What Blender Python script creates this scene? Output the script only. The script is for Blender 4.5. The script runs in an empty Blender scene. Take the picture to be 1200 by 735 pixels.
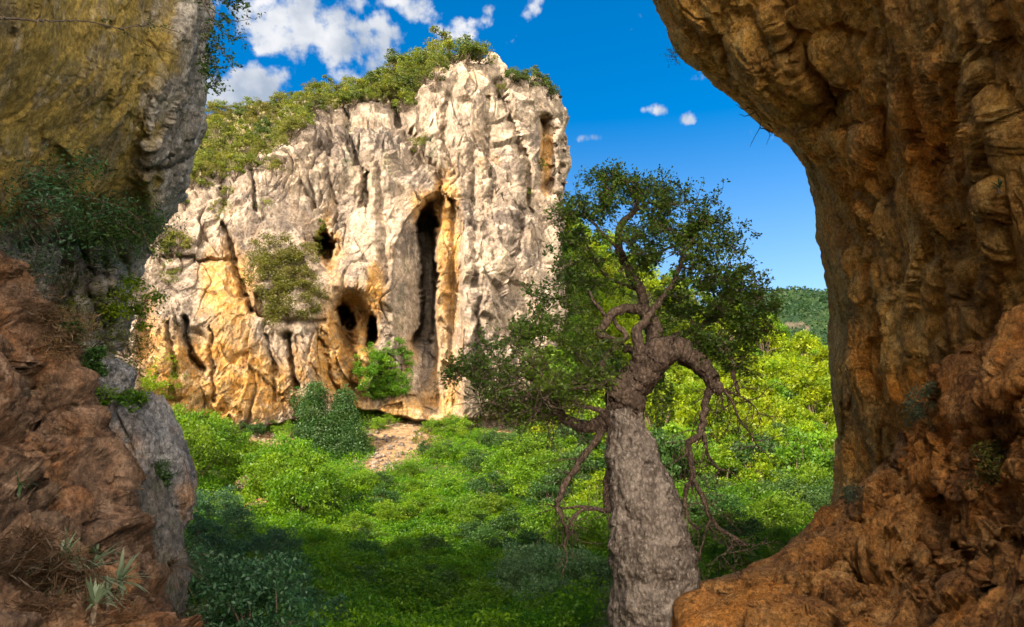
import bpy, math, random
import numpy as np
from mathutils import Vector, Matrix
from mathutils.bvhtree import BVHTree

# ------------------------------------------------------------------ camera, sky, sun, exposure
scene = bpy.context.scene
col = scene.collection
F, HZ, PW, PH = 857.0, 540.0, 1200.0, 735.0
PITCH = math.atan((HZ - PH / 2) / F)
cd = bpy.data.cameras.new("camera")
cd.sensor_width = 36.0
cd.lens = 36.0 * F / PW
cd.clip_start, cd.clip_end = 0.05, 6000.0
cam = bpy.data.objects.new("camera", cd)
col.objects.link(cam)
cam.location = (0, 0, 0)
cam.rotation_euler = (math.pi / 2 + PITCH, 0, 0)
scene.camera = cam

SUN_EL, SUN_AZ = math.radians(38), math.radians(228)      # azimuth clockwise from +Y (the view direction)
sdir = Vector((math.sin(SUN_AZ) * math.cos(SUN_EL), math.cos(SUN_AZ) * math.cos(SUN_EL), math.sin(SUN_EL)))
sl = bpy.data.lights.new("sun", "SUN")
sl.energy, sl.angle, sl.color = 3.8, math.radians(0.5), (1.0, 0.87, 0.70)
sun = bpy.data.objects.new("sun", sl)
col.objects.link(sun)
sun.rotation_euler = (-sdir).to_track_quat('-Z', 'Y').to_euler()

w = bpy.data.worlds.new("World")
scene.world = w
w.use_nodes = True
vs = scene.view_settings
vs.view_transform, vs.look, vs.exposure, vs.gamma, vs.use_curve_mapping = 'Standard', 'None', 2.15, 1.0, False
scene.render.engine = 'CYCLES'
scene.cycles.max_bounces = 6
scene.cycles.diffuse_bounces = 4
scene.cycles.transmission_bounces = 4
scene.cycles.use_denoising = True
scene.cycles.sample_clamp_indirect = 6.0


def build_world():
    nt = w.node_tree
    nt.nodes.clear()
    N, L = nt.nodes.new, nt.links.new

    def mth(op, a, b=None, clamp=False):
        n = N('ShaderNodeMath'); n.operation = op; n.use_clamp = clamp
        for i, v in enumerate((a, b)):
            if v is None: continue
            if isinstance(v, (int, float)): n.inputs[i].default_value = v
            else: L(v, n.inputs[i])
        return n.outputs[0]
    out = N('ShaderNodeOutputWorld'); bg = N('ShaderNodeBackground')
    sky = N('ShaderNodeTexSky'); sky.sky_type = 'NISHITA'; sky.sun_disc = False
    sky.sun_elevation, sky.sun_rotation = SUN_EL, SUN_AZ
    sky.ozone_density = 3.0; sky.dust_density = 0.6; sky.air_density = 1.0
    hs = N('ShaderNodeHueSaturation'); hs.inputs['Saturation'].default_value = 1.48; hs.inputs['Value'].default_value = 0.335
    L(sky.outputs[0], hs.inputs['Color'])
    tc = N('ShaderNodeTexCoord')
    sp = N('ShaderNodeSeparateXYZ'); L(tc.outputs['Generated'], sp.inputs[0])
    sr = N('ShaderNodeMapRange'); L(sp.outputs[2], sr.inputs['Value'])      # clear deep blue aloft, paler towards the horizon
    for k_, v_ in zip(('From Min', 'From Max', 'To Min', 'To Max'), (0.12, 0.55, 1.02, 1.62)): sr.inputs[k_].default_value = v_
    L(sr.outputs[0], hs.inputs['Saturation'])
    az = mth('ARCTAN2', sp.outputs[0], sp.outputs[1])
    el = mth('ARCSINE', sp.outputs[2])
    n1 = N('ShaderNodeTexNoise'); n1.inputs['Scale'].default_value = 9.0; n1.inputs['Detail'].default_value = 9.0; n1.inputs['Roughness'].default_value = 0.6
    n1.inputs['Distortion'].default_value = 0.25
    L(tc.outputs['Generated'], n1.inputs['Vector'])
    total = None
    # cloud: azimuth deg, elevation deg, half sizes deg, tilt, weight
    for (px, py, sx, sy, tl, wt) in CLOUDS:
        d = raydir(px, py)
        a0, e0 = math.atan2(d[0], d[1]), math.asin(d[2])
        sa, se = sx / F * 0.95, sy / F * 0.95
        da, de = mth('SUBTRACT', az, a0), mth('SUBTRACT', el, e0)
        ct, st = math.cos(tl), math.sin(tl)
        u = mth('ADD', mth('MULTIPLY', da, ct / sa), mth('MULTIPLY', de, st / sa))
        v = mth('ADD', mth('MULTIPLY', da, -st / se), mth('MULTIPLY', de, ct / se))
        r2 = mth('ADD', mth('MULTIPLY', u, u), mth('MULTIPLY', v, v))
        m = mth('MULTIPLY', mth('SUBTRACT', 1.0, r2), wt)
        m = mth('MAXIMUM', m, -1.0)
        total = m if total is None else mth('MAXIMUM', total, m)
    n0 = N('ShaderNodeTexNoise'); n0.inputs['Scale'].default_value = 42.0; n0.inputs['Detail'].default_value = 5.0
    L(tc.outputs['Generated'], n0.inputs['Vector'])
    nz = mth('ADD', mth('MULTIPLY', mth('SUBTRACT', n1.outputs[0], 0.5), 3.0), mth('MULTIPLY', mth('SUBTRACT', n0.outputs[0], 0.5), 1.9))
    dens = mth('ADD', mth('MULTIPLY', total, 0.55), nz)
    mr = N('ShaderNodeMapRange'); mr.interpolation_type = 'SMOOTHSTEP'
    mr.inputs['From Min'].default_value = 0.02; mr.inputs['From Max'].default_value = 0.62
    L(dens, mr.inputs['Value'])
    n2 = N('ShaderNodeTexNoise'); n2.inputs['Scale'].default_value = 14.0; n2.inputs['Detail'].default_value = 6.0
    mp = N('ShaderNodeMapping'); mp.inputs['Location'].default_value = (3.1, 0.4, -0.035)
    L(tc.outputs['Generated'], mp.inputs[0]); L(mp.outputs[0], n2.inputs['Vector'])
    cr = N('ShaderNodeMix'); cr.data_type = 'RGBA'
    cr.inputs[6].default_value = (0.66, 0.78, 0.98, 1); cr.inputs[7].default_value = (1.45, 1.46, 1.50, 1)
    m2 = N('ShaderNodeMapRange'); m2.inputs['From Min'].default_value = 0.35; m2.inputs['From Max'].default_value = 0.62
    L(n2.outputs[0], m2.inputs['Value']); L(m2.outputs[0], cr.inputs[0])
    mx = N('ShaderNodeMix'); mx.data_type = 'RGBA'
    L(mr.outputs[0], mx.inputs[0]); L(hs.outputs[0], mx.inputs[6]); L(cr.outputs[2], mx.inputs[7])
    # added warm-white fill, broken like cloud, unseen behind the viewer, to light the walls
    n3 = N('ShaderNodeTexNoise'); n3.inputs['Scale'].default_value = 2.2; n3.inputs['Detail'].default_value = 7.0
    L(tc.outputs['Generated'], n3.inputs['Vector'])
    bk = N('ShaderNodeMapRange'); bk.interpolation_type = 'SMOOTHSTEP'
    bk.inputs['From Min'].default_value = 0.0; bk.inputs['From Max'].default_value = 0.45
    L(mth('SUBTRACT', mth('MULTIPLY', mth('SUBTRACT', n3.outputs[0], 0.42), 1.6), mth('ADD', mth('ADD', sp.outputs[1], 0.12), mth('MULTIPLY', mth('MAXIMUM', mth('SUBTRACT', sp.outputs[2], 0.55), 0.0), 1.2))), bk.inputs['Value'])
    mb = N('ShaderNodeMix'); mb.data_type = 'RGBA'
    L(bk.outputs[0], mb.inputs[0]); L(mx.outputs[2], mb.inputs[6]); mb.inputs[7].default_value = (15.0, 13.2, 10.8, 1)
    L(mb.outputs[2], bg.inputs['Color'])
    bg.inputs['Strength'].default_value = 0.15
    L(bg.outputs[0], out.inputs[0])


def raydir(px, py):
    cx, cy = (px - PW / 2) / F, (PH / 2 - py) / F
    s, c = math.sin(PITCH), math.cos(PITCH)
    v = np.array((cx, c - cy * s, s + cy * c))
    return v / np.linalg.norm(v)


CLOUDS = [(385, 36, 150, 46, -0.15, 1.2), (288, 103, 66, 22, 0.35, 1.15), (405, 88, 30, 12, 0.0, 0.8), (500, 22, 62, 18, -0.3, 0.8),
          (625, 6, 22, 14, 0.9, 0.75), (562, 30, 26, 12, 0.8, 0.6), (688, 162, 16, 8, 0.0, 0.75), (774, 129, 17, 6, -0.2, 0.42),
          (804, 139, 12, 7, -0.2, 0.45), (662, 142, 16, 5, 0.2, 0.5)]
build_world()


# ------------------------------------------------------------------ numpy helpers
def P(px, py, Y):
    """world point seen at photo pixel (px, py) at world depth Y"""
    px, py, Y = np.broadcast_arrays(np.asarray(px, float), np.asarray(py, float), np.asarray(Y, float))
    cx, cy = (px - PW / 2) / F, (PH / 2 - py) / F
    s, c = math.sin(PITCH), math.cos(PITCH)
    yy = c - cy * s
    t = Y / yy
    return np.stack((cx * t, Y, (s + cy * c) * t), -1)


def interp(pts, x):
    a = np.array(pts, float)
    return np.interp(x, a[:, 0], a[:, 1])


_rp = np.random.RandomState(7)
_perm = _rp.permutation(256)
_perm = np.concatenate((_perm, _perm, _perm))
_gr = _rp.normal(size=(256, 3)); _gr /= np.linalg.norm(_gr, axis=1)[:, None]
_jit = _rp.rand(256, 3)


def perlin(p):
    sh = p.shape[:-1]
    p = p.reshape(-1, 3)
    i = np.floor(p).astype(np.int64); f = p - i
    i &= 255
    u = f * f * f * (f * (f * 6 - 15) + 10)
    r = 0
    for dx in (0, 1):
        wx = u[:, 0] if dx else 1 - u[:, 0]
        for dy in (0, 1):
            wy = u[:, 1] if dy else 1 - u[:, 1]
            for dz in (0, 1):
                wz = u[:, 2] if dz else 1 - u[:, 2]
                h = _perm[_perm[_perm[(i[:, 0] + dx) & 255] + ((i[:, 1] + dy) & 255)] + ((i[:, 2] + dz) & 255)]
                g = _gr[h]
                r = r + wx * wy * wz * (g[:, 0] * (f[:, 0] - dx) + g[:, 1] * (f[:, 1] - dy) + g[:, 2] * (f[:, 2] - dz))
    return (r * 1.5).reshape(sh)


def fbm(p, octv=4, gain=0.5, lac=2.03):
    a, s, r = 1.0, 1.0, 0
    for k in range(octv):
        r = r + a * perlin(p * s + 13.7 * k)
        a *= gain; s *= lac
    return r


def ridged(p, octv=4, gain=0.5, lac=2.1):
    a, s, r = 1.0, 1.0, 0
    for k in range(octv):
        r = r + a * (1 - 2 * np.abs(perlin(p * s + 5.3 * k)))
        a *= gain; s *= lac
    return r


def cells(p):
    """worley F1, F2 and a per-cell random value"""
    sh = p.shape[:-1]
    p = p.reshape(-1, 3)
    i = np.floor(p).astype(np.int64); f = p - i
    f1 = np.full(len(p), 9.0); f2 = np.full(len(p), 9.0); hid = np.zeros(len(p), np.int64); off = np.zeros((len(p), 3))
    for dx in (-1, 0, 1):
        for dy in (-1, 0, 1):
            for dz in (-1, 0, 1):
                h = _perm[_perm[_perm[(i[:, 0] + dx) & 255] + ((i[:, 1] + dy) & 255)] + ((i[:, 2] + dz) & 255)]
                q = _jit[h] + (dx, dy, dz) - f
                d = np.sqrt((q * q).sum(1))
                n = d < f1
                f2 = np.where(n, f1, np.minimum(f2, d)); hid = np.where(n, h, hid); f1 = np.where(n, d, f1); off[n] = q[n]
    fac = (off * _gr[hid]).sum(1)                    # a tilted plane in every cell: broken block faces
    return fac.reshape(sh), (f2 - f1).reshape(sh), (hid / 255.0).reshape(sh)


def sstep(a, b, x):
    t = np.clip((x - a) / (b - a), 0, 1)
    return t * t * (3 - 2 * t)


class RBF:
    """smooth surface through (x, y, value) points"""
    def __init__(self, pts, sx=1.0, sy=1.0, smooth=1e-6):
        a = np.array(pts, float)
        self.s = np.array((sx, sy)); self.c = a[:, :2] * self.s
        n = len(a)
        K = np.sqrt(((self.c[:, None] - self.c[None]) ** 2).sum(-1)) + np.eye(n) * smooth
        A = np.zeros((n + 1, n + 1)); A[:n, :n] = -K; A[:n, n] = 1; A[n, :n] = 1
        self.w = np.linalg.solve(A, np.concatenate((a[:, 2], [0])))

    def __call__(self, x, y):
        x, y = np.broadcast_arrays(np.asarray(x, float), np.asarray(y, float))
        q = np.stack((x, y), -1) * self.s
        r = np.full(x.shape, self.w[-1])
        for c, ww in zip(self.c, self.w[:-1]):
            r = r - ww * np.sqrt(((q - c) ** 2).sum(-1))
        return r


def rock_relief(q, sc, an, slab=0.0):
    """weathered rock: broad swells, sharp-crested scallops, broken faces, thin cracks, grain (metres, for sc = 1)"""
    q = q * np.asarray(an) * sc
    qw = q + 0.30 * np.stack([fbm(q * 0.7 + k * 7, 3) for k in (1, 2, 3)], -1)
    rough = sstep(-0.35, 0.4, fbm(q * 0.5 + 40, 2))
    r = 0.40 * fbm(qw * 0.5, 2) + 0.30 * ridged(qw * 0.85, 2) * 0.6
    f1, f2, hid = cells(qw * 1.1)
    r += 0.30 * f1 + 0.05 * (hid - 0.5)
    f1, f2, hid = cells(qw * 2.9 + 2.1)
    r += (0.135 * f1 + 0.03 * (hid - 0.5)) * (0.3 + rough)
    f1, f2, hid = cells(qw * 7.0 + 5.2)
    r += 0.045 * f1 * (0.2 + rough)
    r += (0.085 * ridged(qw * 2.1, 5, 0.60) * 0.55) * (0.4 + 0.8 * rough)
    r -= 0.16 * np.exp(-(perlin(qw * 0.8 + 11) / 0.030) ** 2) * sstep(-0.1, 0.3, perlin(q * 0.6 + 5))
    r -= 0.08 * np.exp(-(perlin(qw * 2.0 + 3) / 0.035) ** 2) * sstep(-0.1, 0.3, perlin(q * 1.1 + 9))
    r -= 0.04 * sstep(0.25, 0.55, fbm(qw * 3.3 + 8, 2)) * rough
    if slab:                                            # stepped slabs along the bedding (third axis)
        vv_ = qw[..., 2] * 1.35 + 0.5 * fbm(q * 0.45 + 60, 3)
        fr = vv_ - np.floor(vv_)
        r += slab * (fr ** 1.6 - 1.15 * sstep(0.90, 1.0, fr) - 0.4) * (0.45 + 0.55 * sstep(-0.3, 0.3, perlin(q * 0.5 + 77)))
        vv_ = qw[..., 2] * 4.1 + 0.6 * fbm(q * 0.9 + 30, 3)
        fr = vv_ - np.floor(vv_)
        r += slab * 0.30 * (fr ** 1.4 - sstep(0.88, 1.0, fr) - 0.4) * sstep(-0.2, 0.3, perlin(q * 0.8 + 17))
    r += 0.055 * ridged(qw * 6.0, 4, 0.62) * 0.5 - 0.05 * sstep(0.18, 0.45, perlin(q * 7.0 + 4)) * rough
    return r / sc ** 0.5


def skirt(X, axis, vec, n=14):
    """carry the last row or column of a rock sheet on into the ground or the rock behind"""
    t_ = np.linspace(0, 1, n + 1)[1:]
    E = X[-1] if axis == 0 else X[:, -1]
    if axis == 0:
        S = E[None] + t_[:, None, None] * np.array(vec)
    else:
        S = E[:, None] + t_[None, :, None] * np.array(vec)
    tt_ = t_[:, None, None] if axis == 0 else t_[None, :, None]
    S = S + 0.12 * np.stack([fbm(S * 1.4 + k, 4) for k in (1, 2, 3)], -1) * tt_ ** 0.5
    return np.concatenate((X, S), axis)


def polydist(pts, x, y):
    d = np.full(np.shape(x), 1e9)
    for (ax, ay), (bx, by) in zip(pts[:-1], pts[1:]):
        vx, vy = bx - ax, by - ay
        t = np.clip(((x - ax) * vx + (y - ay) * vy) / (vx * vx + vy * vy + 1e-9), 0, 1)
        d = np.minimum(d, np.hypot(x - ax - t * vx, y - ay - t * vy))
    return d


def gauss(x, y, cx, cy, rx, ry, ang=0.0):
    c, s = math.cos(ang), math.sin(ang)
    u = ((x - cx) * c + (y - cy) * s) / rx; v = (-(x - cx) * s + (y - cy) * c) / ry
    return np.exp(-(u * u + v * v))


def ell(x, y, cx, cy, rx, ry, ang=0.0):
    """0 outside, rising to 1 in the middle of an ellipse with a firm rim"""
    c, s = math.cos(ang), math.sin(ang)
    u = ((x - cx) * c + (y - cy) * s) / rx; v = (-(x - cx) * s + (y - cy) * c) / ry
    return sstep(1.0, 0.45, np.sqrt(u * u + v * v))


def mesh_quads(name, V, Q, smooth=False, mats=(), midx=None, attrs=None):
    me = bpy.data.meshes.new(name)
    V = np.ascontiguousarray(V, np.float32).reshape(-1, 3); Q = np.ascontiguousarray(Q, np.int32)
    me.vertices.add(len(V)); me.vertices.foreach_set('co', V.ravel())
    me.loops.add(Q.size); me.loops.foreach_set('vertex_index', Q.ravel())
    me.polygons.add(len(Q))
    me.polygons.foreach_set('loop_start', np.arange(0, Q.size, 4, dtype=np.int32))
    me.polygons.foreach_set('loop_total', np.full(len(Q), 4, np.int32))
    for m in mats: me.materials.append(m)
    if midx is not None: me.polygons.foreach_set('material_index', np.ascontiguousarray(midx, np.int32))
    me.update(calc_edges=True)
    if smooth: me.polygons.foreach_set('use_smooth', np.ones(len(Q), bool))
    for k, v in (attrs or {}).items():
        a = me.attributes.new(k, 'FLOAT', 'POINT'); a.data.foreach_set('value', np.ascontiguousarray(v, np.float32).ravel())
    return me


def grid_q(nu, nv, closed_v=False):
    i = np.arange(nu - 1)[:, None]; j = np.arange(nv if closed_v else nv - 1)[None]
    j2 = (j + 1) % nv
    return np.stack((i * nv + j, (i + 1) * nv + j, (i + 1) * nv + j2, i * nv + j2), -1).reshape(-1, 4)


def grid_normals(X):
    du = np.gradient(X, axis=0); dv = np.gradient(X, axis=1)
    n = np.cross(du, dv)
    return n / (np.linalg.norm(n, axis=-1, keepdims=True) + 1e-9)


def tag(o, label=None, cat=None, group=None, kind=None):
    if label: o['label'] = label
    if cat: o['category'] = cat
    if group: o['group'] = group
    if kind: o['kind'] = kind
    return o


def link(name, me, parent=None, loc=None):
    o = bpy.data.objects.new(name, me); col.objects.link(o)
    if parent is not None: o.parent = parent
    if loc is not None: o.location = loc
    return o


def copy_tree(o, parent=None):
    c = o.copy(); col.objects.link(c)
    if parent is not None: c.parent = parent
    for ch in list(o.children): copy_tree(ch, c)
    return c


def bvh_of(X, step=3):
    Y = X[::step, ::step]
    return BVHTree.FromPolygons([tuple(v) for v in Y.reshape(-1, 3)], grid_q(Y.shape[0], Y.shape[1]).tolist())


def hit(px, py, *trees):
    d = Vector(raydir(px, py)); best = None
    for t in trees:
        r = t.ray_cast(Vector((0, 0, 0)), d)
        if r[0] is not None and (best is None or r[3] < best[3]): best = r
    if best is None: return None, None
    n = best[1]
    if n.dot(d) > 0: n = -n
    return best[0], n


# ------------------------------------------------------------------ materials
class NT:
    def __init__(self, name):
        self.m = bpy.data.materials.new(name); self.m.use_nodes = True
        self.t = self.m.node_tree; self.t.nodes.clear()
        self.out = self.N('ShaderNodeOutputMaterial')

    def N(self, k): return self.t.nodes.new(k)

    def L(self, a, b): self.t.links.new(a, b)

    def noise(self, vec, scale, detail=5, rough=0.55, dist=0.0):
        n = self.N('ShaderNodeTexNoise'); self.L(vec, n.inputs['Vector'])
        n.inputs['Scale'].default_value = scale; n.inputs['Detail'].default_value = detail
        n.inputs['Roughness'].default_value = rough; n.inputs['Distortion'].default_value = dist
        return n.outputs[0]

    def vor(self, vec, scale, feature='F1'):
        n = self.N('ShaderNodeTexVoronoi'); n.feature = feature; self.L(vec, n.inputs['Vector']); n.inputs['Scale'].default_value = scale
        return n.outputs[0]

    def mapr(self, v, a, b, c=0.0, d=1.0):
        n = self.N('ShaderNodeMapRange'); n.interpolation_type = 'SMOOTHSTEP'
        self.L(v, n.inputs['Value'])
        for k, x in zip(('From Min', 'From Max', 'To Min', 'To Max'), (a, b, c, d)): n.inputs[k].default_value = x
        return n.outputs[0]

    def math(self, op, a, b=0.0):
        n = self.N('ShaderNodeMath'); n.operation = op
        for i, v in enumerate((a, b)):
            if isinstance(v, (int, float)): n.inputs[i].default_value = v
            else: self.L(v, n.inputs[i])
        return n.outputs[0]

    def mix(self, f, a, b, mode='MIX'):
        n = self.N('ShaderNodeMix'); n.data_type = 'RGBA'; n.blend_type = mode
        for i, v in ((0, f), (6, a), (7, b)):
            if isinstance(v, (int, float)): n.inputs[i].default_value = v
            elif isinstance(v, tuple): n.inputs[i].default_value = (*v, 1)
            else: self.L(v, n.inputs[i])
        return n.outputs[2]

    def scaled(self, vec, s):
        n = self.N('ShaderNodeMapping'); n.inputs['Scale'].default_value = s; self.L(vec, n.inputs[0]); return n.outputs[0]

    def bump(self, h, strength, dist, prev=None):
        n = self.N('ShaderNodeBump'); n.inputs['Strength'].default_value = strength; n.inputs['Distance'].default_value = dist
        self.L(h, n.inputs['Height'])
        if prev is not None: self.L(prev, n.inputs['Normal'])
        return n.outputs[0]

    def attr(self, name):
        n = self.N('ShaderNodeAttribute'); n.attribute_name = name; return n.outputs['Fac']

    def finish(self, colr, rough=0.9, normal=None, spec=0.2):
        b = self.N('ShaderNodeBsdfPrincipled')
        if isinstance(colr, tuple): b.inputs['Base Color'].default_value = (*colr, 1)
        else: self.L(colr, b.inputs['Base Color'])
        b.inputs['Roughness'].default_value = rough; b.inputs['Specular IOR Level'].default_value = spec
        if normal is not None: self.L(normal, b.inputs['Normal'])
        self.L(b.outputs[0], self.out.inputs[0])
        return self.m


def rock_mat(name, sc, base, dark, pale, stain, stain2, streak=0.5, bumpd=0.06, mott=1.0):
    """sc: features per metre"""
    t = NT(name)
    tc = t.N('ShaderNodeTexCoord'); v = tc.outputs['Object']
    big = t.noise(v, 0.35 * sc, 6, 0.6, 0.4)
    c = t.mix(t.mapr(big, 0.36, 0.60), dark, base)
    c = t.mix(t.math('MULTIPLY', t.mapr(t.noise(v, 1.3 * sc, 8, 0.62, 0.3), 0.48, 0.66), 0.8), c, pale)
    # water streaks running down the face
    sv = t.scaled(v, (1.0, 1.0, 0.09))
    c = t.mix(t.math('MULTIPLY', t.mapr(t.noise(t.scaled(v, (1.0, 1.0, 0.06)), 1.9 * sc, 7, 0.62, 0.3), 0.53, 0.66), streak * 0.7), c, pale)
    c = t.mix(t.math('MULTIPLY', t.mapr(t.noise(sv, 1.1 * sc, 5, 0.6, 0.3), 0.52, 0.70), streak), c, dark)
    # iron staining
    st = t.attr('stain')
    sn = t.noise(t.scaled(v, (1.0, 1.0, 0.25)), 0.8 * sc, 7, 0.65, 0.5)
    sm = t.mapr(t.math('ADD', st, t.math('MULTIPLY', t.math('SUBTRACT', sn, 0.5), 1.6)), 0.25, 0.85)
    scol = t.mix(t.mapr(t.noise(v, 1.9 * sc, 6, 0.6), 0.4, 0.65), stain, stain2)
    c = t.mix(sm, c, scol)
    # mossy boulder spots; masked dark grey to olive patches on other rock
    ms = t.attr('dark_patch')
    mm = t.mapr(t.math('ADD', ms, t.math('MULTIPLY', t.math('SUBTRACT', t.noise(v, 2.2 * sc, 7, 0.65), 0.5), 1.5)), 0.35, 0.9)
    c = t.mix(mm, c, t.mix(t.mapr(big, 0.4, 0.6), (0.055, 0.058, 0.05), (0.07, 0.075, 0.035)))
    # weathering crusts and dusty patches
    c = t.mix(t.mapr(t.noise(v, 0.75 * sc, 9, 0.68, 0.8), 0.50, 0.62, 0.0, 0.55 * mott), c, dark)
    c = t.mix(t.mapr(t.noise(t.scaled(v, (1.3, 0.9, 1.0)), 0.95 * sc, 9, 0.7, 0.5), 0.56, 0.68, 0.0, 0.6 * mott), c, pale)
    # grain
    def grain(c, val):
        cb = t.N('ShaderNodeCombineColor')
        for i in range(3): t.L(val, cb.inputs[i])
        return t.mix(1.0, c, cb.outputs[0], 'MULTIPLY')
    g1 = t.noise(v, 6.0 * sc, 10, 0.78, 0.5)
    c = grain(c, t.mapr(g1, 0.34, 0.66, 1 - 0.58 * mott, 1 + 0.42 * mott))
    g2 = t.noise(t.scaled(v, (1.0, 1.0, 0.45)), 17.0 * sc, 7, 0.75)
    c = grain(c, t.mapr(g2, 0.34, 0.66, 1 - 0.34 * mott, 1 + 0.26 * mott))
    n = t.bump(t.noise(v, 2.4 * sc, 9, 0.68, 0.4), 1.0, bumpd * 3.0)
    n = t.bump(g1, 1.0, bumpd * 1.6, n)
    n = t.bump(g2, 1.0, bumpd * 0.5, n)
    return t.finish(c, 0.92, n, 0.15)


def leaf_mat(name, a, b, c, trans=0.4, gloss=0.25, rough=0.5):
    t = NT(name)
    g = t.N('ShaderNodeNewGeometry'); oi = t.N('ShaderNodeObjectInfo')
    r = g.outputs['Random Per Island']
    cc = t.mix(t.mapr(r, 0.1, 0.9), a, b)
    tc = t.N('ShaderNodeTexCoord')
    cc = t.mix(t.mapr(t.noise(tc.outputs['Object'], 0.9, 3, 0.6), 0.42, 0.66), cc, c)
    k = t.N('ShaderNodeMapRange'); t.L(oi.outputs['Random'], k.inputs[0])
    k.inputs['To Min'].default_value, k.inputs['To Max'].default_value = 0.78, 1.2
    hsv = t.N('ShaderNodeHueSaturation'); t.L(cc, hsv.inputs['Color']); t.L(k.outputs[0], hsv.inputs['Value'])
    k2 = t.N('ShaderNodeMapRange'); t.L(t.math('FRACT', t.math('MULTIPLY', oi.outputs['Random'], 7.31)), k2.inputs[0])
    k2.inputs['To Min'].default_value, k2.inputs['To Max'].default_value = 0.485, 0.512
    t.L(k2.outputs[0], hsv.inputs['Hue'])
    b1 = t.N('ShaderNodeBsdfPrincipled'); t.L(hsv.outputs[0], b1.inputs['Base Color'])
    b1.inputs['Roughness'].default_value = rough; b1.inputs['Specular IOR Level'].default_value = gloss
    b2 = t.N('ShaderNodeBsdfTranslucent')
    t.L(t.mix(1.0, hsv.outputs[0], (1.5, 1.5, 0.7), 'MULTIPLY'), b2.inputs['Color'])
    m = t.N('ShaderNodeMixShader'); m.inputs[0].default_value = trans
    t.L(b1.outputs[0], m.inputs[1]); t.L(b2.outputs[0], m.inputs[2]); t.L(m.outputs[0], t.out.inputs[0])
    return t.m


def bark_mat(name, base, dark, pale, sc=1.0):
    t = NT(name)
    v = t.N('ShaderNodeTexCoord').outputs['Object']
    sv = t.scaled(v, (1, 1, 0.55))
    ns = t.noise(v, 3 * sc, 5, 0.6)
    wv = t.mix(0.08, sv, t.N('ShaderNodeTexNoise').outputs[1])
    plates = t.vor(sv, 20 * sc, 'F1')
    c = t.mix(t.mapr(ns, 0.35, 0.65), dark, base)
    c = t.mix(t.mapr(t.noise(sv, 26 * sc, 6, 0.7), 0.45, 0.7), c, pale)
    c = t.mix(t.mapr(plates, 0.35, 0.65, 0.0, 0.7), c, t.mix(1.0, c, (0.45, 0.42, 0.42), 'MULTIPLY'))
    c = t.mix(t.mapr(t.noise(v, 2.1 * sc, 8, 0.72, 0.6), 0.52, 0.66, 0.0, 0.55), c, pale)
    c = t.mix(t.mapr(t.noise(t.scaled(v, (1, 1, 0.4)), 5 * sc, 8, 0.72, 0.6), 0.54, 0.66, 0.0, 0.6), c, dark)
    n = t.bump(plates, 0.8, 0.03 / sc)
    n.node.invert = True
    n = t.bump(t.noise(sv, 30 * sc, 6, 0.7), 0.7, 0.015 / sc, n)
    return t.finish(c, 0.9, n, 0.15)


M_cliff = rock_mat('limestone_cliff', 0.55, (0.262, 0.200, 0.145), (0.105, 0.082, 0.068), (0.375, 0.305, 0.235), (0.335, 0.165, 0.040), (0.39, 0.25, 0.11), 0.85, 0.10, 0.72)
M_right = rock_mat('ochre_rock', 2.0, (0.58, 0.31, 0.07), (0.32, 0.165, 0.048), (0.64, 0.42, 0.15), (0.62, 0.24, 0.036), (0.58, 0.265, 0.05), 0.8, 0.035, 0.85)
M_red = rock_mat('red_rock', 2.2, (0.50, 0.23, 0.066), (0.22, 0.10, 0.04), (0.60, 0.34, 0.13), (0.58, 0.215, 0.04), (0.50, 0.22, 0.05), 0.3, 0.035, 1.0)
M_brown = rock_mat('brown_rock', 2.2, (0.195, 0.115, 0.072), (0.075, 0.05, 0.036), (0.29, 0.195, 0.135), (0.24, 0.105, 0.042), (0.19, 0.105, 0.05), 0.5, 0.035, 1.0)
M_over = rock_mat('overhang_rock', 1.6, (0.42, 0.375, 0.32), (0.22, 0.195, 0.17), (0.58, 0.54, 0.49), (0.36, 0.255, 0.066), (0.25, 0.195, 0.06), 0.4, 0.04, 0.9)
M_grey = rock_mat('grey_rock', 2.0, (0.20, 0.20, 0.21), (0.085, 0.088, 0.097), (0.31, 0.30, 0.30), (0.26, 0.15, 0.085), (0.22, 0.13, 0.075), 0.6, 0.03, 1.0)
M_dark = rock_mat('dark_rock', 2.0, (0.10, 0.095, 0.09), (0.05, 0.05, 0.05), (0.20, 0.17, 0.15), (0.22, 0.12, 0.07), (0.18, 0.10, 0.06), 0.4, 0.03, 1.0)
M_trunk = bark_mat('trunk_bark', (0.215, 0.175, 0.145), (0.11, 0.088, 0.072), (0.33, 0.28, 0.24))
M_limb = bark_mat('limb_bark', (0.115, 0.08, 0.058), (0.06, 0.042, 0.032), (0.18, 0.13, 0.10))
M_stem = bark_mat('stem_bark', (0.12, 0.09, 0.06), (0.07, 0.05, 0.035), (0.2, 0.15, 0.11), 3.0)
L_oak = leaf_mat('evergreen_leaf', (0.040, 0.080, 0.012), (0.070, 0.125, 0.016), (0.105, 0.165, 0.018), 0.45, 0.3, 0.45)
L_sun = leaf_mat('yellow_green_leaf', (0.135, 0.19, 0.003), (0.205, 0.25, 0.004), (0.08, 0.145, 0.004), 0.48)
L_mid = leaf_mat('mid_green_leaf', (0.050, 0.118, 0.005), (0.082, 0.165, 0.007), (0.12, 0.20, 0.007), 0.45)
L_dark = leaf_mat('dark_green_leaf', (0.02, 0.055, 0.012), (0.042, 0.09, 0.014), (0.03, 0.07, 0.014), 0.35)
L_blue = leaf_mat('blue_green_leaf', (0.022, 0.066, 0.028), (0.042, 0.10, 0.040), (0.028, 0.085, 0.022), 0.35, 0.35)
L_olive = leaf_mat('olive_leaf', (0.065, 0.075, 0.01), (0.105, 0.11, 0.016), (0.09, 0.085, 0.014), 0.4)
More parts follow.
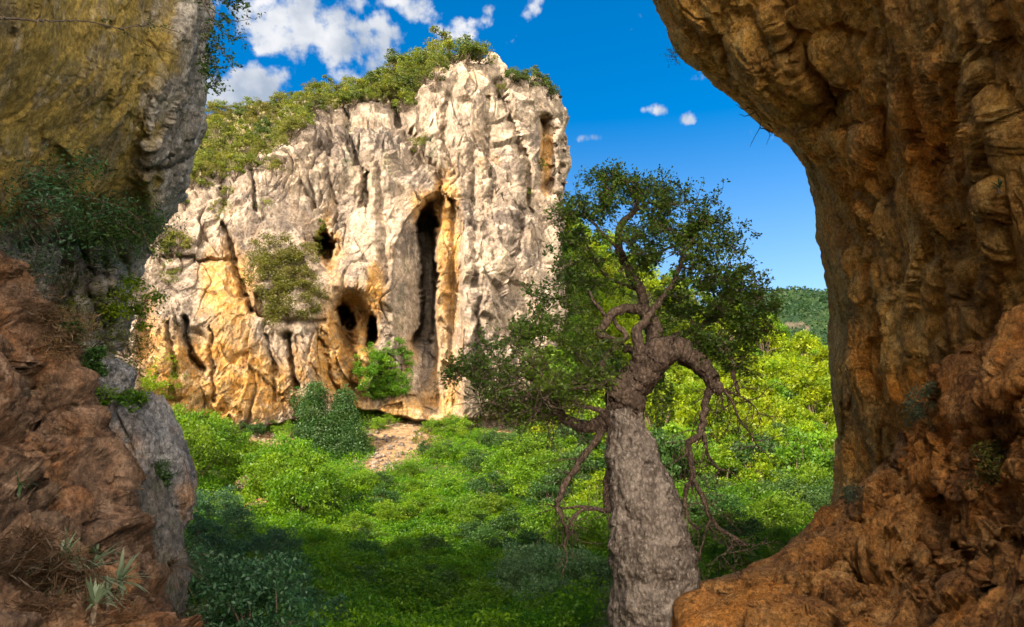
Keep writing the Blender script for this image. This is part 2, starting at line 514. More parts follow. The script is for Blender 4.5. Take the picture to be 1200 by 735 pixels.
L_top = leaf_mat('clifftop_leaf', (0.045, 0.068, 0.008), (0.085, 0.105, 0.011), (0.13, 0.135, 0.012), 0.4)
L_meadow = leaf_mat('meadow_leaf', (0.030, 0.10, 0.003), (0.07, 0.16, 0.004), (0.13, 0.225, 0.005), 0.5)
L_ivy = leaf_mat('ivy_leaf', (0.020, 0.066, 0.014), (0.036, 0.10, 0.018), (0.034, 0.085, 0.012), 0.3, 0.35)
L_grey = leaf_mat('grey_green_leaf', (0.1, 0.14, 0.085), (0.15, 0.19, 0.125), (0.08, 0.115, 0.065), 0.3)
L_rust = leaf_mat('dry_brown_leaf', (0.075, 0.042, 0.02), (0.12, 0.07, 0.032), (0.05, 0.03, 0.015), 0.3)
L_pine = leaf_mat('pine_leaf', (0.032, 0.052, 0.009), (0.055, 0.078, 0.012), (0.04, 0.06, 0.01), 0.35)
L_sage = leaf_mat('sage_leaf', (0.075, 0.15, 0.055), (0.17, 0.26, 0.115), (0.09, 0.18, 0.05), 0.4)
L_far = leaf_mat('far_leaf', (0.009, 0.028, 0.010), (0.020, 0.046, 0.013), (0.014, 0.036, 0.011), 0.3)
L_dry = leaf_mat('dry_grass_blade', (0.12, 0.08, 0.04), (0.20, 0.14, 0.07), (0.07, 0.045, 0.025), 0.3)


# ------------------------------------------------------------------ vegetation builders
def leaf_arrays(C, size, rng, up=0.5, aspect=0.5, out=None, fold=0.12):
    n = len(C)
    d = rng.normal(size=(n, 3)); d[:, 2] *= 0.7
    if out is not None: d = d * 0.8 + out
    d /= np.linalg.norm(d, axis=1)[:, None] + 1e-9
    nn = rng.normal(size=(n, 3)); nn[:, 2] = nn[:, 2] * (1 - up) + up * 1.6
    nn -= d * (nn * d).sum(1)[:, None]; nn /= np.linalg.norm(nn, axis=1)[:, None] + 1e-9
    b = np.cross(d, nn)
    s = (size * rng.uniform(0.6, 1.3, n))[:, None]
    mid = C + d * s * 0.5 + nn * s * fold
    V = np.stack((C, mid + b * s * aspect * 0.5, C + d * s - nn * s * 0.05, mid - b * s * aspect * 0.5), 1)
    return V.reshape(-1, 3), np.arange(4 * n).reshape(-1, 4)


def leaf_mesh(name, C, size, rng, mat, **kw):
    V, Q = leaf_arrays(C, size, rng, **kw)
    return mesh_quads(name, V, Q, False, [mat])


def tube(pts, rad, seg=8):
    pts = np.asarray(pts, float); rad = np.asarray(rad, float)
    T = np.gradient(pts, axis=0); T /= np.linalg.norm(T, axis=1)[:, None] + 1e-9
    u = np.cross(T[0], (0.3, 0.9, 0.1)); u /= np.linalg.norm(u)
    U = []
    for t in T:
        u = u - t * u.dot(t); u = u / (np.linalg.norm(u) + 1e-9); U.append(u)
    U = np.array(U); W = np.cross(T, U)
    a = np.linspace(0, 2 * math.pi, seg, endpoint=False)
    X = pts[:, None] + rad[:, None, None] * (np.cos(a)[None, :, None] * U[:, None] + np.sin(a)[None, :, None] * W[:, None])
    return X, grid_q(len(pts), seg, True)


def spline(pts, n):
    """Catmull-Rom through points (any dimension), n samples"""
    p = np.asarray(pts, float)
    if len(p) == 2: return p[0] + (p[1] - p[0]) * np.linspace(0, 1, n)[:, None]
    q = np.vstack((2 * p[0] - p[1], p, 2 * p[-1] - p[-2]))
    t = np.linspace(0, len(p) - 1 - 1e-6, n); i = t.astype(int); f = (t - i)[:, None]
    a, b, c, d = q[i], q[i + 1], q[i + 2], q[i + 3]
    return 0.5 * (2 * b + (c - a) * f + (2 * a - 5 * b + 4 * c - d) * f ** 2 + (3 * b - a - 3 * c + d) * f ** 3)


class Tubes:
    def __init__(self): self.V, self.Q, self.n = [], [], 0

    def add(self, pts, rad, seg=6):
        X, Q = tube(pts, rad, seg)
        self.V.append(X.reshape(-1, 3)); self.Q.append(Q + self.n); self.n += X.shape[0] * X.shape[1]

    def mesh(self, name, mat): return mesh_quads(name, np.concatenate(self.V), np.concatenate(self.Q), True, [mat])


def crown_points(rng, R, n, k, lift=0.0, clump=0.36, hollow=0.5, lobes=None):
    """leaf positions in uneven clumps through an ellipsoid of radii R, base at z = lift"""
    d = rng.normal(size=(k, 3)); d /= np.linalg.norm(d, axis=1)[:, None]
    d[:, 2] = np.abs(d[:, 2]) * 1.5 - 0.55
    r = rng.uniform(hollow, 1.0, k)[:, None]
    c = d * r
    wts = rng.uniform(0.4, 1.6, k); wts /= wts.sum()
    idx = rng.choice(k, n, p=wts)
    rad = rng.uniform(0.5, 1.2, k)[idx, None] * clump
    g = rng.normal(size=(n, 3)); g /= np.linalg.norm(g, axis=1)[:, None]
    g *= rng.uniform(0.15, 1.0, (n, 1)) ** 0.5
    g[:, 2] *= 0.62
    p = (c[idx] + g * rad)
    p = p * np.asarray(R)
    p[:, 2] += R[2] * 0.8 + lift
    p[:, 2] = np.maximum(p[:, 2], 0.02)
    return p, c * np.asarray(R) + np.array((0, 0, R[2] * 0.8 + lift))


def make_shrub(name, seed, R, n, k, leaf, mat, lift=0.0, trunk=0.05, clump=0.36, up=0.5, aspect=0.5, nst=5, crown='crown', stem='trunk'):
    """Empty at the base > crown, trunk"""
    rng = np.random.RandomState(seed)
    root = bpy.data.objects.new(name, None); col.objects.link(root)
    p, cc = crown_points(rng, R, n, k, lift, clump)
    link(crown, leaf_mesh(crown, p, leaf, rng, mat, up=up, aspect=aspect), root)
    tb = Tubes()
    fork = np.array((rng.normal() * 0.05 * R[0], rng.normal() * 0.05 * R[0], max(lift, 0.25 * R[2])))
    tb.add(spline([(0, 0, -0.3), fork * (0.6, 0.6, 0.5), fork], 8), np.linspace(trunk * 1.3, trunk, 8), 7)
    for c in cc[:nst * 3]:
        m = (fork + c) / 2 + rng.normal(size=3) * 0.12 * R[0]
        tb.add(spline([fork, m, c], 9), np.linspace(trunk * 0.55, trunk * 0.1, 9), 5)
    link(stem, tb.mesh(stem, M_stem), root)
    return root


HID = []


class Kind:
    """a few built variants of one plant; put() moves a variant the first time, then copies it"""
    def __init__(self, makers):
        self.protos = [f() for f in makers]; self.used = [False] * len(self.protos)

    def put(self, i, loc, rz, s, label, cat, group, sz=None, tilt=0.0):
        i %= len(self.protos)
        if self.used[i]: o = copy_tree(self.protos[i])
        else: o = self.protos[i]; self.used[i] = True
        o.location = loc; o.rotation_euler = (tilt, 0, rz); o.scale = (s, s, sz or s)
        return tag(o, label, cat, group)

    def clean(self):
        for p, u in zip(self.protos, self.used):
            if not u:
                for c in list(p.children): bpy.data.objects.remove(c)
                bpy.data.objects.remove(p)


# ------------------------------------------------------------------ terrain
TP = []
def tp(px, py, Y): TP.append(P(px, py, Y).tolist())
for a in [(-400, 735, 12), (300, 735, 17), (450, 735, 19), (600, 735, 19), (700, 735, 17), (770, 760, 12), (850, 760, 12), (1000, 800, 12),
          (650, 690, 27), (450, 690, 27), (450, 640, 37), (600, 640, 37), (330, 640, 32), (450, 580, 48), (600, 580, 48), (330, 590, 42),
          (475, 528, 58), (560, 520, 60), (640, 525, 62), (420, 540, 56), (470, 492, 66), (560, 497, 68), (640, 500, 74),
          (250, 510, 58), (200, 500, 55), (350, 505, 62), (250, 560, 44), (180, 560, 40), (0, 500, 45), (-200, 480, 50),
          (850, 680, 22), (930, 640, 30), (1000, 640, 30), (870, 620, 36), (800, 590, 45), (930, 580, 52), (1050, 560, 60), (800, 540, 62), (900, 530, 72),
          (1000, 500, 90), (720, 480, 80), (850, 480, 92), (980, 455, 120), (930, 425, 130), (1100, 470, 140), (880, 400, 135), (800, 352, 140),
          (720, 300, 145), (660, 262, 148), (560, 230, 150), (400, 200, 150), (760, 420, 112)]: tp(*a)
TP += [(0, 2, -1.9), (0, -15, -1.9), (-20, -15, -2), (25, -15, -2), (3, 8, -2.5), (-4, 8, -2.4), (8, 6, -2.0), (-40, 10, -4), (40, 10, -4),
       (60, 230, 0), (0, 260, 5), (150, 220, -10), (-150, 150, 25), (200, 80, -5), (-120, 40, 4), (0, 600, -25), (400, 500, -30), (-400, 400, -10), (300, 1000, -30), (-300, -100, 0), (300, -100, 0),
       (0, 3000, -40), (2500, 1500, -40), (-2500, 1500, -40), (1500, 3000, -40), (-1500, -1500, -10), (1500, -1500, -10)]
terr = RBF(TP)


def ground_z(x, y):
    z = terr(x, y)
    p = np.stack((x, y, np.zeros_like(x)), -1)
    return z + 0.35 * fbm(p * 0.16, 3) * sstep(5, 25, np.hypot(x, y)) + 0.06 * fbm(p * 1.1, 3)


gx = np.concatenate((np.linspace(-2500, -130, 24)[:-1], np.linspace(-130, -40, 40)[:-1], np.linspace(-40, 70, 250), np.linspace(70, 180, 60)[1:], np.linspace(180, 2500, 24)[1:]))
gy = np.concatenate((np.linspace(-1500, -30, 20)[:-1], np.linspace(-30, 90, 270), np.linspace(90, 260, 80)[1:], np.linspace(260, 3000, 30)[1:]))
GX, GY = np.meshgrid(gx, gy, indexing='ij')
G = np.stack((GX, GY, ground_z(GX, GY)), -1)


def to_px(X):
    s, c = math.sin(PITCH), math.cos(PITCH)
    x, y, z = X[..., 0], X[..., 1], X[..., 2]
    zc = y * c + z * s; yc = -y * s + z * c
    zc = np.where(np.abs(zc) < 0.01, 0.01, zc)
    return PW / 2 + F * x / zc, PH / 2 - F * yc / zc, zc


gpx, gpy, gzc = to_px(G)
def bare_mask(px, py, zc):
    b = gauss(px, py, 468, 515, 42, 26) + gauss(px, py, 440, 545, 22, 14) * 0.5 + 1.1 * gauss(px, py, 715, 715, 30, 35) + gauss(px, py, 330, 515, 45, 16) + 0.8 * gauss(px, py, 605, 505, 60, 12)
    return np.where(zc > 0.5, b, 0)
bare = np.clip(bare_mask(gpx, gpy, gzc), 0, 1.2)
near = np.clip(1.2 - np.hypot(GX - 1, GY - 2) / 11, 0, 1)
t = NT('ground_soil')
v = t.N('ShaderNodeTexCoord').outputs['Object']
c = t.mix(t.mapr(t.noise(v, 0.7, 6, 0.65), 0.4, 0.62), (0.035, 0.055, 0.012), (0.075, 0.10, 0.018))
sc_ = t.mix(t.mapr(t.noise(v, 2.2, 7, 0.7), 0.4, 0.62), (0.13, 0.08, 0.04), (0.24, 0.155, 0.085))
mk = t.mapr(t.math('ADD', t.attr('bare'), t.math('MULTIPLY', t.math('SUBTRACT', t.noise(v, 1.2, 6, 0.65), 0.5), 1.0)), 0.25, 0.65)
c = t.mix(mk, c, sc_)
c = t.mix(t.attr('near'), c, t.mix(t.mapr(t.noise(v, 3, 6, 0.65), 0.4, 0.6), (0.16, 0.09, 0.045), (0.28, 0.17, 0.09)))
nb = t.bump(t.noise(v, 3.0, 8, 0.7), 0.9, 0.2)
M_ground = t.finish(c, 0.95, nb, 0.1)
gme = mesh_quads('ground', G, grid_q(*GX.shape)[:, ::1], True, [M_ground], attrs={'bare': bare, 'near': near})
ground = tag(link('ground', gme), 'valley floor rising to the cliff foot and the wooded hillside', 'ground', kind='structure')
B_ground = bvh_of(G, 1)

# ------------------------------------------------------------------ the limestone cliff across the valley
CL_TOP = [(20, 330), (120, 300), (185, 262), (215, 240), (250, 222), (300, 206), (328, 196), (345, 168), (370, 142), (400, 131), (430, 126), (465, 132), (490, 118), (505, 95),
          (525, 82), (550, 72), (576, 70), (586, 80), (600, 92), (615, 98), (626, 95), (640, 108), (650, 122), (668, 150)]
CL_RIGHT = [(60, 600), (95, 640), (110, 648), (125, 655), (150, 660), (180, 664), (210, 667), (250, 665), (300, 663), (340, 660), (400, 657), (470, 655), (600, 660)]
cl_depth = RBF([(20, 300, 56), (20, 550, 53), (100, 480, 55), (180, 280, 62), (250, 232, 67), (300, 212, 69), (330, 330, 63), (300, 480, 60.5), (180, 470, 57), (400, 470, 63), (380, 200, 68), (400, 140, 72),
                (470, 140, 73), (440, 300, 65), (540, 80, 77), (520, 200, 70.5), (580, 300, 67), (600, 450, 66), (600, 100, 77), (640, 115, 80), (655, 300, 73),
                (655, 470, 71), (560, 520, 66), (400, 540, 64), (250, 540, 61), (655, 560, 72)])
CL_CRACKS = [([(405, 131), (412, 165), (420, 188), (428, 203), (426, 240)], 4, 1.8), ([(460, 133), (478, 158), (497, 194), (517, 212)], 6, 1.9), ([(580, 98), (598, 150), (609, 189), (619, 252)], 4, 1.3),
             ([(634, 150), (640, 185), (636, 225)], 8, 3.0), ([(652, 140), (655, 220), (650, 330)], 3, 1.5), ([(217, 377), (221, 415), (236, 432)], 3.5, 1.6), ([(263, 272), (277, 321), (298, 372)], 3.5, 1.5), ([(338, 398), (342, 425), (348, 455)], 3, 1.3),
             ([(266, 218), (262, 255)], 4, 1.6), ([(302, 208), (304, 255)], 3, 1.3), ([(444, 190), (448, 260), (452, 330)], 6, 1.0), ([(552, 180), (556, 300), (560, 420)], 4, 0.8),
             ([(585, 330), (602, 300), (610, 250)], 4, 1.0), ([(190, 300), (240, 300), (268, 310)], 3, 0.6), ([(300, 372), (330, 385), (380, 380)], 3, 0.6),
             ([(247, 385), (250, 470)], 2.5, 0.5), ([(310, 400), (320, 430), (322, 470)], 2.5, 0.6), ([(196, 380), (206, 440)], 3, 0.7), ([(375, 400), (388, 440), (402, 470)], 3, 0.8),
             ([(570, 120), (566, 180), (575, 240)], 4, 0.8), ([(530, 100), (520, 150), (525, 200)], 5, 1.0), ([(390, 150), (385, 210), (395, 255)], 4, 0.7)]
CL_BULGE = [(425, 165, 30, 40, -1.8), (455, 200, 22, 50, -1.5), (560, 140, 30, 50, -1.8), (600, 200, 18, 80, -1.5), (430, 330, 25, 25, -1.3), (200, 400, 22, 45, -1.4), (260, 390, 25, 70, -1.0),
            (360, 430, 22, 40, -1.5), (240, 285, 35, 18, -1.0), (500, 140, 25, 40, 1.2), (575, 380, 25, 80, -1.2), (620, 360, 20, 90, -1.0), (545, 440, 15, 40, -1.6)]


def cliff_features(x, y):
    d = np.zeros_like(x)
    for cx, cy, rx, ry, a in CL_BULGE: d += a * gauss(x, y, cx, cy, rx, ry)
    jx = x + 5 * perlin(np.stack((x * 0.05, y * 0.05, x * 0), -1)) + 2.5 * perlin(np.stack((x * 0.17, y * 0.17, x * 0 + 4), -1))
    for pts, wd, a in CL_CRACKS: d += 1.3 * a * np.exp(-(polydist(pts, jx, y) / wd) ** 2)
    # tall arched niche with the black slot
    Lx = interp([(215, 514), (224, 508), (236, 494), (256, 474), (290, 460), (340, 456), (400, 461), (440, 468), (500, 476)], y)
    Rx = interp([(215, 516), (224, 524), (236, 536), (262, 543), (300, 544), (400, 542), (500, 546)], y)
    tt = (jx * 0.4 + x * 0.6 - Lx) / (Rx - Lx)
    inside = (y > 215) * sstep(0.0, 0.05, tt) * sstep(1.0, 0.93, tt) * sstep(496, 468, y)
    vert = sstep(216, 250, y)
    prof = 1.3 * sstep(0.0, 0.07, tt) + 4.6 * sstep(0.03, 0.5, tt) - 3.6 * sstep(0.56, 0.66, tt) + 1.0 * np.exp(-((tt - 0.84) / 0.05) ** 2)
    Sl = interp([(230, 500), (262, 484), (330, 492), (385, 490), (400, 480), (430, 486)], y); Sr = interp([(230, 506), (262, 512), (330, 514), (385, 510), (400, 506), (430, 494)], y)
    slot = sstep(0, 6, jx - Sl) * sstep(0, 5, Sr - jx) * sstep(232, 258, y) * sstep(414, 384, y)
    d += inside * (prof * (0.35 + 0.65 * vert)) * (1 - 0.6 * sstep(395, 455, y)) + slot * 9.0
    # round hole, double cave and its run-out
    d += 7.0 * ell(jx, y, 381, 287, 13, 31, -0.25) + 1.0 * ell(jx, y, 376, 288, 22, 40, -0.25)
    d += 3.6 * ell(jx, y, 417, 380, 32, 46, -0.35) + 8 * ell(jx, y, 406, 373, 10, 17, -0.3) + 8 * ell(jx, y, 436, 388, 7, 22, 0.1) - 2.2 * gauss(jx, y, 424, 402, 8, 22)
    d += 2.4 * ell(jx, y, 412, 425, 13, 55, -0.25)
    # undercut foot on the left and under the niche
    yb = interp([(120, 455), (180, 474), (268, 503), (345, 490), (420, 478), (520, 496), (600, 480), (660, 480)], x) + 3 * perlin(np.stack((x * 0.06, y * 0, x * 0), -1))
    d += 2.6 * sstep(0, 5, y - yb) * sstep(24, 9, y - yb) + 0.9 * sstep(9, 20, y - yb)
    return d


NU, NV, NB, NT_ = 720, 560, 30, 70
u = np.linspace(0, 1, NU); vv = np.linspace(0, 1, NV)
py0 = 560 + (90 - 560) * vv
PYg = np.zeros((NU, NV)); PXg = np.zeros((NU, NV))
for _ in range(2):
    Rr = interp(CL_RIGHT, PYg) if _ else np.full((NU, NV), 657.0)
    PXg = 20 + (Rr - 20) * u[:, None]
    top = interp(CL_TOP, PXg)
    PYg = 560 + (top - 560) * vv[None]
D = cl_depth(PXg, PYg)
uu = np.broadcast_to(u[:, None], D.shape)
D = D + 7 * np.clip((PXg - (interp(CL_RIGHT, PYg) - 26)) / 26, 0, 1) ** 3 + 4.0 * np.broadcast_to(sstep(0.93, 1.0, vv)[None] ** 2, D.shape)
X = P(PXg, PYg, D)
N0 = grid_normals(X)
if N0[..., 1].mean() > 0: N0 = -N0
q = X.copy()
qw = q + 1.5 * np.stack([fbm(q * 0.11 + k * 9, 3) for k in (1, 2, 3)], -1)
rough = sstep(-0.35, 0.40, fbm(q * (0.10, 0.10, 0.07) + 3, 3))
disp = 2.1 * fbm(qw * (0.085, 0.085, 0.05), 2) + 0.50 * ridged(qw * (0.24, 0.24, 0.055), 3) * 0.6
f1, f2, hid = cells(qw * (0.40, 0.40, 0.22))
disp += 0.30 * (hid - 0.5) + 1.05 * f1
f1b, f2b, hidb = cells(qw * (1.2, 1.2, 0.7) + 3.3)
disp += (0.12 * (hidb - 0.5) + 0.30 * f1b) * (0.3 + 0.7 * rough)
for fr, am, wd in ((0.22, 0.9, 0.028), (0.5, 0.4, 0.03)):
    disp -= am * np.exp(-(perlin(qw * (fr, fr, fr * 0.22) + 9) / wd) ** 2) * sstep(-0.1, 0.3, perlin(q * 0.13 + 20 * fr))
disp -= 0.5 * np.exp(-(perlin(qw * (0.08, 0.08, 0.30) + 5) / 0.03) ** 2) * sstep(0.05, 0.35, perlin(q * 0.10 + 2))
disp += (0.29 * ridged(qw * (0.7, 0.7, 0.36), 5, 0.62) * 0.5) * (0.35 + 0.65 * rough) + 0.18 * ridged(q * (2.0, 2.0, 1.2), 4, 0.6) * 0.5 - 0.28 * sstep(0.2, 0.5, perlin(qw * (1.5, 1.5, 0.9) + 6)) * rough
smooth_in = 1 - 0.75 * np.clip(ell(PXg, PYg, 485, 340, 34, 120) + gauss(PXg, PYg, 435, 265, 25, 40) * 0.6 + 0.6 * gauss(PXg, PYg, 250, 380, 50, 90), 0, 1)
feat = cliff_features(PXg, PYg)
X = P(PXg, PYg, D + feat) + N0 * (disp * smooth_in * 0.9)[..., None]
# top: the ground behind the rim, rising on the left to the skyline
SKY = [(20, 215), (150, 160), (245, 135), (300, 122), (350, 114), (400, 108), (440, 100), (480, 76), (520, 64), (560, 66), (585, 84), (660, 150)]
rim = X[:, -1]
rpx = PXg[:, -1]
back = P(rpx, interp(SKY, rpx), rim[:, 1] + interp([(20, 30), (300, 30), (440, 16), (500, 8), (580, 5), (665, 5)], rpx))
tb_ = np.linspace(0, 1, NT_ + 1)[1:]
prof = tb_ ** 0.9
T = rim[:, None] + (back - rim)[:, None] * prof[None, :, None]
T[..., 2] += (0.5 * fbm(T * 0.35, 3) + 0.25 * fbm(T * 1.3, 3)) * np.sin(math.pi * np.clip(tb_ * 1.2, 0, 1))[None]
B2 = back[:, None] + np.linspace(0, 1, 14)[1:][None, :, None] * np.array((0, 60, -10.0)) + 0
X = np.concatenate((X, T, B2), 1)
nrow = X.shape[1]
# right side wraps round the corner and back
edge = X[-1]
W = edge[None] + np.linspace(0, 1, NB + 1)[1:][:, None, None] * np.array((-3.0, 34.0, 0))
W = W + np.stack((0.9 * fbm(W * 0.3, 3), 0 * W[..., 0], 0 * W[..., 0]), -1) * np.linspace(0, 1, NB + 1)[1:][:, None, None]
X = np.concatenate((X, W), 0)
spx, spy, szc = to_px(X)
stain = np.zeros(spx.shape)
for a in [(265, 345, 38, 75, 1.0), (215, 440, 50, 45, 0.85), (300, 455, 55, 40, 0.8), (340, 420, 40, 40, 0.35), (450, 300, 20, 60, 0.35), (380, 240, 60, 40, 0.2), (255, 475, 70, 25, 0.7), (385, 290, 17, 42, 0.75), (415, 380, 32, 50, 0.9), (392, 420, 22, 45, 0.9), (415, 440, 16, 40, 0.8), (525, 300, 18, 90, 0.95),
          (500, 240, 24, 25, 0.9), (525, 450, 22, 60, 0.7), (640, 185, 9, 50, 0.95), (440, 340, 10, 28, 0.6), (470, 480, 60, 22, 0.8), (560, 90, 30, 25, 0.35), (560, 190, 50, 60, 0.25), (480, 420, 18, 40, 0.5), (180, 380, 25, 60, 0.55)]:
    stain += a[4] * gauss(spx, spy, *a[:4])
stain = np.clip(stain, 0, 1.1) * (szc > 1)
dark_patch = 0.25 * sstep(0.75, 1.0, ridged(X * (0.2, 0.2, 0.06) + 4, 3)) + 0.45 * gauss(spx, spy, 408, 175, 10, 40) + 0.4 * gauss(spx, spy, 470, 330, 14, 70) + 0.35 * gauss(spx, spy, 445, 180, 25, 40) + 0.4 * gauss(spx, spy, 505, 180, 12, 30)  # dark tone along cracks, gully and left niche wall, plus ridged noise
M_top = NT('clifftop_soil')
_v = M_top.N('ShaderNodeTexCoord').outputs['Object']
M_top = M_top.finish(M_top.mix(M_top.mapr(M_top.noise(_v, 0.6, 7, 0.65), 0.42, 0.6), (0.055, 0.06, 0.016), (0.15, 0.115, 0.045)), 0.95, M_top.bump(M_top.noise(_v, 2, 7, 0.7), 0.8, 0.2))
qs = grid_q(X.shape[0], nrow)
mi = np.zeros((X.shape[0] - 1, nrow - 1), np.int32); mi[:, NV + 3:] = 1
rocky = fbm(X[:-1, :-1] * 0.45, 4)
mi[:, NV + 3:][rocky[:, NV + 3:] > 0.32] = 0
cme = mesh_quads('limestone_cliff', X, qs, True, [M_cliff, M_top], mi.ravel(), {'stain': stain, 'dark_patch': dark_patch})
cliff = tag(link('cliff', cme), 'sunlit grey and ochre limestone cliff with caves across the valley', 'cliff', kind='structure')
B_cliff = bvh_of(X, 3)

# ------------------------------------------------------------------ far wooded hill
hx = np.linspace(60, 420, 260); hy = np.linspace(330, 760, 200)
HX, HY = np.meshgrid(hx, hy, indexing='ij')
crest = np.interp(HX / HY, [0.1, 0.28, 0.34, 0.38, 0.44, 0.5, 0.7], [40, 85, 99, 103, 103, 101, 70])
HZ_ = -30 + (crest + 33) * np.exp(-((HY - 470) / 110) ** 2)
p = np.stack((HX, HY, HZ_), -1)
fa, fb, fh = cells(p * 0.14)
HZ_ = HZ_ + 7 * fbm(p * 0.02, 3) + 1.5 * fa + 0.8 * fbm(p * 0.5, 2)
p[..., 2] = HZ_
t = NT('far_wood')
_v = t.N('ShaderNodeTexCoord').outputs['Object']
c = t.mix(t.mapr(t.noise(_v, 0.09, 7, 0.7), 0.4, 0.62), (0.014, 0.036, 0.016), (0.034, 0.06, 0.018))
c = t.mix(t.attr('crag'), c, t.mix(t.mapr(t.noise(_v, 0.25, 7, 0.75), 0.4, 0.6), (0.05, 0.045, 0.035), (0.15, 0.115, 0.085)))
c = t.mix(1.0, c, (0.72, 0.72, 0.70), 'MULTIPLY')
M_far = t.finish(c, 0.95, t.bump(t.noise(_v, 0.6, 7, 0.7), 1.0, 2.0), 0.1)
qx, qy, _z = to_px(p)
fbx = fbm(p * 0.08, 4)
crag = sstep(0.62, 0.8, gauss(qx, qy, 930, 382, 17, 4.5) + 0.8 * gauss(qx, qy, 905, 396, 9, 5) + 0.55 * fbx)
hill = tag(link('far_hill', mesh_quads('far_hill', p, grid_q(*HX.shape), True, [M_far], attrs={'crag': crag})), 'dark wooded hill far off at the end of the valley', 'hill', kind='structure')
rng = np.random.RandomState(3)
ii = rng.randint(0, 260, 60000), rng.randint(0, 105, 60000)
fp = p[ii] + rng.normal(size=(60000, 3)) * (0.8, 1.2, 0.6) + (0, 0, 0.8)
fq = to_px(fp)
keep = (crag[ii] < 0.4) & (fq[0] > 840) & (fq[0] < 1040)
far_wood = tag(link('far_forest', leaf_mesh('far_forest', fp[keep], 1.7, rng, L_far, up=0.3, aspect=0.8)), 'dense dark green forest covering the far hill', 'forest', kind='stuff')

# ------------------------------------------------------------------ right cave wall
RW_EDGE = [(-420, 560), (-200, 672), (-60, 742), (0, 767), (5, 770), (40, 785), (65, 799), (108, 856), (133, 884), (166, 926), (196, 946), (237, 958), (282, 961), (322, 970), (370, 978), (430, 972), (491, 979),
           (516, 981), (566, 979), (597, 976), (680, 970), (800, 965)]
rw_depth = RBF([(560, -420, 12), (767, 0, 14.5), (856, 108, 15), (946, 196, 15.5), (961, 282, 15.8), (978, 370, 16), (981, 516, 16.2), (976, 597, 16), (970, 800, 16), (900, 50, 13.2), (1000, 30, 11.5), (1000, 300, 14.6), (1050, 100, 11.2), (1050, 450, 13.2),
                (1100, 200, 10.6), (1100, 450, 11.8), (1200, 0, 7.4), (1200, 300, 8.6), (1200, 500, 9.5), (1500, 0, 5), (1500, 600, 5), (1100, -400, 7), (1500, -420, 4.2), (900, -200, 11), (1100, 800, 12)])
NU, NV = 520, 820
u = np.linspace(0, 1, NU) ** 1.15; pyv = np.linspace(-420, 800, NV)
e = interp(RW_EDGE, pyv) + 2.5 * perlin(np.stack((pyv * 0.045, pyv * 0, pyv * 0), -1)) + 1.3 * perlin(np.stack((pyv * 0.15, pyv * 0, pyv * 0 + 3), -1))
PXg = e[None] + (1520 - e[None]) * u[:, None]; PYg = np.broadcast_to(pyv[None], PXg.shape)
D = rw_depth(PXg, PYg)
dd = PXg - e[None]
D = D + 1.2 * np.exp(-dd / 14.0)                                       # rounded lip
jx = PXg + 7 * perlin(np.stack((PXg * 0.03, PYg * 0.03, PXg * 0 + 1), -1)); jy = PYg + 7 * perlin(np.stack((PXg * 0.03, PYg * 0.03, PXg * 0 + 8), -1))
RW_RIDGE = [([(1128, 0), (1148, 60), (1172, 130), (1180, 200), (1178, 280), (1160, 380)], 9, -0.35), ([(1165, 0), (1185, 90), (1200, 180)], 10, -0.25), ([(1148, 320), (1130, 370), (1120, 420)], 7, -0.3),
            ([(1100, 0), (1110, 90), (1120, 130)], 8, -0.25), ([(776, 10), (830, 90), (900, 140), (935, 175)], 9, -0.2), ([(845, 30), (880, 110), (925, 150)], 6, 0.35), ([(935, 200), (990, 250), (1040, 330)], 8, 0.3),
            ([(1000, 130), (985, 160), (1010, 190)], 9, -0.35), ([(1040, 90), (1035, 150), (1020, 200)], 8, -0.25), ([(1100, 150), (1060, 220), (1020, 300), (1000, 380)], 6, 0.28), ([(1070, 330), (1050, 400), (1040, 470)], 8, 0.3), ([(1110, 320), (1095, 390), (1085, 450)], 9, -0.3),
            ([(1010, 420), (1000, 500), (1005, 560)], 7, -0.2), ([(905, 20), (925, 60), (950, 100)], 9, -0.25)]
d = 0
for pts, wd, a in RW_RIDGE: d = d + 1.25 * a * np.exp(-(polydist(pts, jx, jy) / wd) ** 2)
d = d + 0.8 * ell(jx, jy, 1000, 30, 80, 28, 0.1) + 0.55 * ell(jx, jy, 1010, 120, 60, 50) - 0.55 * ell(jx, jy, 1142, 200, 20, 30) - 0.4 * ell(jx, jy, 1122, 62, 18, 34) + 0.5 * ell(jx, jy, 1120, 180, 18, 30) + 0.5 * ell(jx, jy, 1060, 230, 18, 30) + 0.6 * ell(jx, jy, 1135, 275, 14, 28)
d = d - 0.5 * ell(jx, jy, 905, 90, 70, 40, 0.8) + 0.5 * ell(jx, jy, 1000, 480, 16, 90)
X = P(PXg, PYg, D + d)
Nn = grid_normals(X)
if (Nn * X).sum(-1).mean() > 0: Nn = -Nn
fade = sstep(0, 50, dd) * 0.75 + 0.25
disp = rock_relief(X, 1.0, (1.25, 1.25, 0.36)) * 0.72 + 0.13 * ridged(X * (1.5, 1.5, 0.16), 4, 0.55) * 0.55
X = X + Nn * (disp * fade)[..., None]
X = skirt(X, 0, (6.0, -4.0, 0.0))
rw_outer = np.linspace(0, 1, 41)[1:]
O = X[0][None] + rw_outer[::-1][:, None, None] * np.array((16.0, 7.0, 1.0)) + (np.sin(math.pi * rw_outer[::-1]) * 1.0)[:, None, None] * np.array((0, 1, 0))
O = O + 0.35 * np.stack([fbm(O * 0.7 + k, 3) for k in (1, 2, 3)], -1) * sstep(0, 0.15, rw_outer[::-1])[:, None, None]
X = np.concatenate((O, X), 0)
spx, spy, szc = to_px(X)
